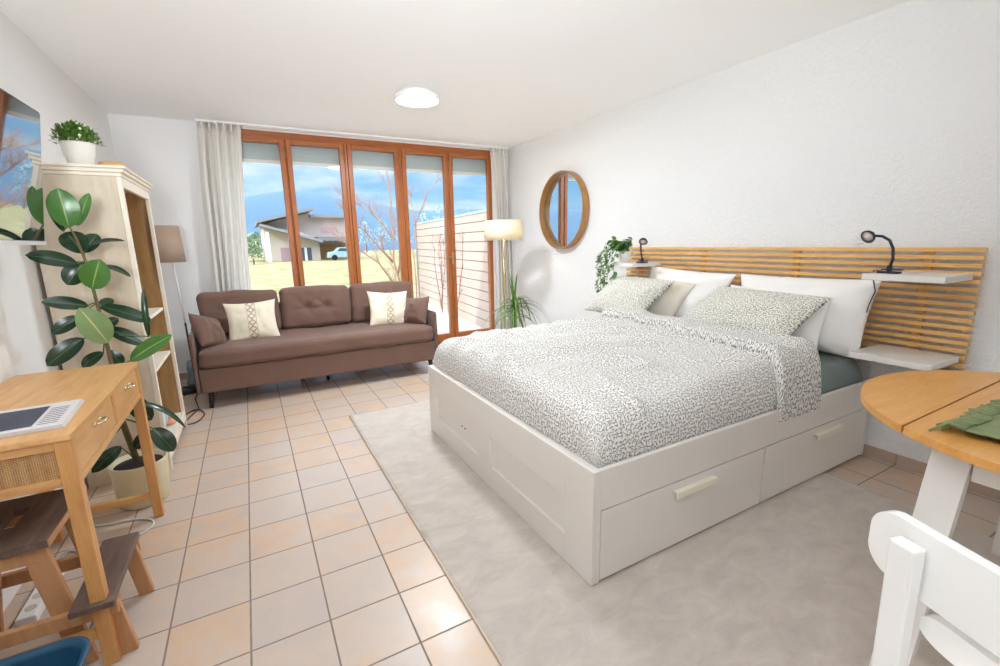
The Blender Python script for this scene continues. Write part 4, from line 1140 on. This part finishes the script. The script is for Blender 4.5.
for i, (u0, v0, fy, lab) in enumerate(((448, 309, 6.6, 'bare reddish climber on the fence, the one nearer the sofa'), (461, 317, 5.75, 'bare reddish climber on the fence, the one nearer the spiky plant'))):
    g = at(u0, v0, 1, fy); g.z = -.06; rnd = random.Random(i+30); mains = []
    xw = 3.42+(fy-4.1)*.1045-.14
    g.x = xw
    for k in range(4):
        p = [g]; x = g.copy(); dy = rnd.uniform(-.28, .28)
        for s_ in range(6):
            x = x+Vector((rnd.uniform(-.02, .02), dy*.33*(1-s_*.12)+rnd.uniform(-.04, .04), .23)); x.x = min(x.x, 3.42+(x.y-4.1)*.1045-.11); p.append(x.copy())
        mains.append(p)
    bare_tree(lab, g, mains, i+50, M['twig_r'], 2, 'climbers on the fence', r0=.010, spread=.6, name='bare_climber', nk=5)

# neighbouring house
HY = 55.0
hz = -.45
KD = 2.2
hs = thing('neighbour_house', 'pale two-storey house with sloping grey roofs across the lawn', 'house', (4, HY, hz))
pl = plain('pale_render', (204, 188, 176), .9, var=.03); pl2 = plain('pinkish_render', (204, 186, 180), .9, var=.03)
rf = plain('grey_roof', (140, 138, 142), .8, var=.1)
def hp(u, v, y=HY): return at(u, v, 1, y)
def hpoly(name, pts, y, dep, m): 
    q = [hp(u, v, y) for u, v in pts]
    return MB().prism(q, (0, dep, 0)).done(name, m, hs)
def low(u, y=HY): return None
x1_, x2_, x3_ = hp(266, 250).x, hp(320, 250).x, hp(350, 250).x
zt1, ztp = hp(262, 226).z, hp(313, 214).z
MB().prism([(x1_, HY, hz), (x2_, HY, hz), (x2_, HY, hp(320, 240).z), (hp(300, 232).x, HY, hp(300, 232).z), (x1_, HY, hp(266, 226).z)], (0, 12, 0)).done('lower_wall', pl, hs)
MB().prism([(hp(270, 226, HY+KD*1.2).x, HY+KD*1.2, hz), (hp(352, 226, HY+KD*1.2).x, HY+KD*1.2, hz), (hp(352, 218, HY+KD*1.2).x, HY+KD*1.2, hp(352, 218.5, HY+KD*1.2).z), (hp(312, 218, HY+KD*1.2).x, HY+KD*1.2, hp(312, 217, HY+KD*1.2).z), (hp(312, 218, HY+KD*1.2).x, HY+KD*1.2, hp(312, 212, HY+KD*1.2).z), (hp(270, 222, HY+KD*1.2).x, HY+KD*1.2, hp(270, 222, HY+KD*1.2).z)], (0, 10, 0)).done('upper_wall', pl2, hs)
def slab(name, p, q, y, dep, th, m):
    a, b_ = hp(*p, y), hp(*q, y); return MB().prism([a, b_, b_+zv*th, a+zv*th], (0, dep, 0)).done(name, m, hs)
slab('roof', (257, 223), (314, 209.5), HY-1, 15, .28, rf)
slab('roof', (260, 226), (323, 242.5), HY-1.5, 4.5, .26, rf)
slab('roof', (310, 217.5), (354, 218), HY+KD*.8, 12, .35, rf)
slab('roof', (319, 241), (354, 241), HY-.9, 4, .48, plain('dark_eave', (130, 120, 118), .8))
MB().box(hp(268.5, 250).x-.18, hp(268.5, 250).x+.18, HY-1, HY-.64, hz, hp(268, 232).z).done('porch_column', M['white_pvc'], hs)
def opening(name, u0, v0, u1, v1, y, m, dep=.06):
    a, b_ = hp(u0, v1, y), hp(u1, v0, y); return MB().box(a.x, b_.x, y-dep, y, a.z, b_.z).done(name, m, hs)
opening('shutter', 282, 247.5, 290, 262, HY, plain('mauve_shutter', (176, 140, 144), .8))
opening('door', 302, 247.5, 311, 262, HY, plain('dark_glazed_door', (80, 84, 96), .4))
opening('door_frame', 305.6, 247.5, 306.6, 262, HY-.07, M['white_pvc'])
opening('window', 321, 227.5, 337, 232.5, HY+KD*1.2, plain('mauve_window', (200, 160, 168), .5))
opening('garage', 321, 245.5, 354, 262.5, HY+KD*1.0, plain('ochre_garage', (186, 140, 96), .9))
g = plain('dark_trim', (70, 66, 70), .8); b = MB()
for k in range(5):
    a, c_ = hp(322+6*k, 242, HY-.95), hp(325.5+6*k, 240.5, HY-.95); b.box(a.x, c_.x, HY-1.05, HY-.93, a.z, c_.z)
b.done('eave_trim', g, hs)

# parked car in front of the garage
cy0 = HY-4; ca = hp(329, 261, cy0); cb_ = hp(362, 261, cy0); cx0, cx1 = ca.x, cb_.x; cl = cx1-cx0; gz = lawn_z(cy0)+.02
car = thing('car', 'pale blue car parked by the garage of the house outside', 'car', ((cx0+cx1)/2, cy0, gz))
K = lambda a, z: (cx0+cl*a, cy0, gz+z)
MB().prism([K(0, .28), K(1, .28), K(1, .8), K(.93, .88), K(.80, .92), K(.70, 1.32), K(.34, 1.36), K(.22, .95), K(.03, .85)], (0, 1.5, 0)).done('car_body', plain('pale_blue_car_paint', (150, 176, 192), .3), car, .05)
MB().prism([K(.36, 1.30), K(.68, 1.27), K(.76, .95), K(.27, .98)], (0, -.01, 0)).done('window', plain('car_glass', (40, 78, 92), .1), car)
for a in (.18, .82): MB().lathe([(.30, -.1), (.30, .1)], (cx0+cl*a, cy0+.08, gz+.30), 20, mat=Matrix.Rotation(pi/2, 4, 'X')).done('wheel', M['black'], car)

# low hedge and bins left of the house
rnd = random.Random(77)
def shrub(name, label, c, r, h, m, group=None, cat='shrub', n=500):
    L = MB(); c = Vector(c)
    for k in range(n):
        a = rnd.uniform(0, 6.28); e = rnd.uniform(-.3, 1.5); R = rnd.uniform(.6, 1)
        p = c+Vector((cos(a)*cos(e)*r*R, sin(a)*cos(e)*r*R, h*.35+sin(e)*h*.6*R)); d = Vector((rnd.uniform(-1, 1), rnd.uniform(-1, 1), rnd.uniform(-.2, 1))).normalized()
        L.leaf(p, p+d*r*.22, r*.12, n=3)
    L.tube([c, c+zv*h*.6], r*.08, 6, mi=1)
    return tag(L.done(name, [m, M['twig']]), label, cat, group)
hm = plain('hedge_green', (150, 166, 128), .9, var=.3, nscale=4)
for (u, y, r, h, lab) in ((253, 47, 1.0, 2.2, 'round green shrub left of the house, beside its porch'), (258, 88, 1.8, 4.6, 'taller green shrub behind the porch of the house'), (245, 62, 2.0, 3.4, 'green shrub far left beyond the lawn, nearest the curtain')):
    p = at(u, 255, 1, y); p.z = lawn_z(y); shrub('shrub', lab, p, r, h, hm, 'shrubs beside the house')
far = plain('distant_tree', (176, 192, 200), .95, var=.2, nscale=1)  # bluish haze is put into the tree colour
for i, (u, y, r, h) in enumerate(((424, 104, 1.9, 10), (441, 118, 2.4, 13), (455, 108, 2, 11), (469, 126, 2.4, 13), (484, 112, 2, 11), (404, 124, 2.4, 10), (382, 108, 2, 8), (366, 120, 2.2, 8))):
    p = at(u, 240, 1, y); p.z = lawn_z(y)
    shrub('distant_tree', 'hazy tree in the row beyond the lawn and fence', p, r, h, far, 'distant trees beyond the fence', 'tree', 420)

# hills
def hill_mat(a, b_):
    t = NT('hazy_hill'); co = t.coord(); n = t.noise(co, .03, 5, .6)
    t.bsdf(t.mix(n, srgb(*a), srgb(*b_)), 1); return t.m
b = MB()
def ridge(x): return 19+9*math.exp(-((x-30)/38)**2)+6*math.exp(-((x-190)/60)**2)+4*math.exp(-((x+120)/70)**2)+1.6*noise.noise(Vector((x*.03, 0, 0)))+.7*noise.noise(Vector((x*.12, 3, 0)))
b.grid(lambda u, v: Vector((-350+900*u, 200+60*v, -2+(ridge(-350+900*u)+2)*sin(pi/2*v))), 200, 14)
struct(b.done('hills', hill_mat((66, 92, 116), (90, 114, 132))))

# ------------------------------------------------------------------ light
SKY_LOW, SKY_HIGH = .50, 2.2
LWP, BOUNCE, CL = 3.6, 20, 18
wd = bpy.data.worlds.new('sky'); scn.world = wd; wd.use_nodes = True; nt = wd.node_tree; nt.nodes.clear()
out = nt.nodes.new('ShaderNodeOutputWorld'); bg = nt.nodes.new('ShaderNodeBackground')
tc_ = nt.nodes.new('ShaderNodeTexCoord'); sp = nt.nodes.new('ShaderNodeSeparateXYZ'); nt.links.new(tc_.outputs['Generated'], sp.inputs[0])
rp_ = nt.nodes.new('ShaderNodeValToRGB'); nt.links.new(sp.outputs[2], rp_.inputs[0]); cr = rp_.color_ramp
cr.elements[0].position = 0; cr.elements[0].color = srgb(170, 208, 238)
cr.elements[1].position = .5; cr.elements[1].color = srgb(205, 222, 245)
e = cr.elements.new(.12); e.color = srgb(140, 190, 236)
mp = nt.nodes.new('ShaderNodeMapping'); mp.inputs['Scale'].default_value = (1.6, 1.6, 6); nt.links.new(tc_.outputs['Generated'], mp.inputs[0])
ns = nt.nodes.new('ShaderNodeTexNoise'); ns.inputs['Scale'].default_value = 2.6; ns.inputs['Detail'].default_value = 6; ns.inputs['Roughness'].default_value = .6; nt.links.new(mp.outputs[0], ns.inputs['Vector'])
r2 = nt.nodes.new('ShaderNodeValToRGB'); nt.links.new(ns.outputs[0], r2.inputs[0]); r2.color_ramp.elements[0].position = .44; r2.color_ramp.elements[1].position = .82
mx = nt.nodes.new('ShaderNodeMix'); mx.data_type = 'RGBA'; nt.links.new(r2.outputs[0], mx.inputs[0]); nt.links.new(rp_.outputs[0], mx.inputs[6]); mx.inputs[7].default_value = srgb(250, 250, 250)
nt.links.new(mx.outputs[2], bg.inputs[0])
# sky above the view brightened to help light the room: radiance climbs with elevation
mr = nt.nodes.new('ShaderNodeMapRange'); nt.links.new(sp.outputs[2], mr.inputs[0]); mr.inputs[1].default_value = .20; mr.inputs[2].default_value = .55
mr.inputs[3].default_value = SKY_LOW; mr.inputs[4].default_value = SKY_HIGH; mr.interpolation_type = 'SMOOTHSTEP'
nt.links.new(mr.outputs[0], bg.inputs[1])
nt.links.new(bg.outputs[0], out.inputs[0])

sd = bpy.data.lights.new('sun', 'SUN'); sd.energy = 1.0; sd.angle = radians(1.5); sd.color = (1, .96, .90)
so = bpy.data.objects.new('sun', sd); COL.objects.link(so); so.rotation_euler = Vector((1, .30, -.80)).to_track_quat('-Z', 'Y').to_euler()

def area(name, loc, size, power, color, rot=(0, 0, 0), shape='DISK'):
    l = bpy.data.lights.new(name, 'AREA'); l.shape = shape; l.size = size; l.energy = power; l.color = color
    o = bpy.data.objects.new(name, l); COL.objects.link(o); o.location = loc; o.rotation_euler = rot; return o
area('ceiling_light_glow', (1.66, 2.15, 2.318), .30, CL, (.86, .93, 1))
bl = area('bounce_fill', (-.05, -1.95, 1.5), .6, BOUNCE, (.90, .95, 1)); bl.data.spread = radians(108); bl.rotation_euler = Vector((.62, 1.4, .75)).to_track_quat('-Z', 'Y').to_euler()  # added fill lamp behind the viewer, tilted up at the ceiling
pl_ = bpy.data.lights.new('bulb', 'POINT'); pl_.energy = 1.3; pl_.color = (1, .85, .65); pl_.shadow_soft_size = .04
po = bpy.data.objects.new('bulb', pl_); COL.objects.link(po); po.location = (2.77, 2.80, 1.375)
aw = area('side_fill_light', (XL-.45, (LY0+LY1)/2, 1.35), 1.9, LWP, (.86, .93, 1), (0, radians(-90), 0), 'RECTANGLE'); aw.data.size_y = 1.9  # added fill lamp shining in through the unseen side window

vs = scn.view_settings; vs.view_transform = 'Standard'; vs.look = 'None'; vs.gamma = 1; vs.use_curve_mapping = False; vs.exposure = 1.41
cy_ = scn.cycles; cy_.use_denoising = True; cy_.max_bounces = 10; cy_.diffuse_bounces = 8; cy_.transparent_max_bounces = 12; cy_.caustics_reflective = False; cy_.caustics_refractive = False
cy_.sample_clamp_indirect = 6
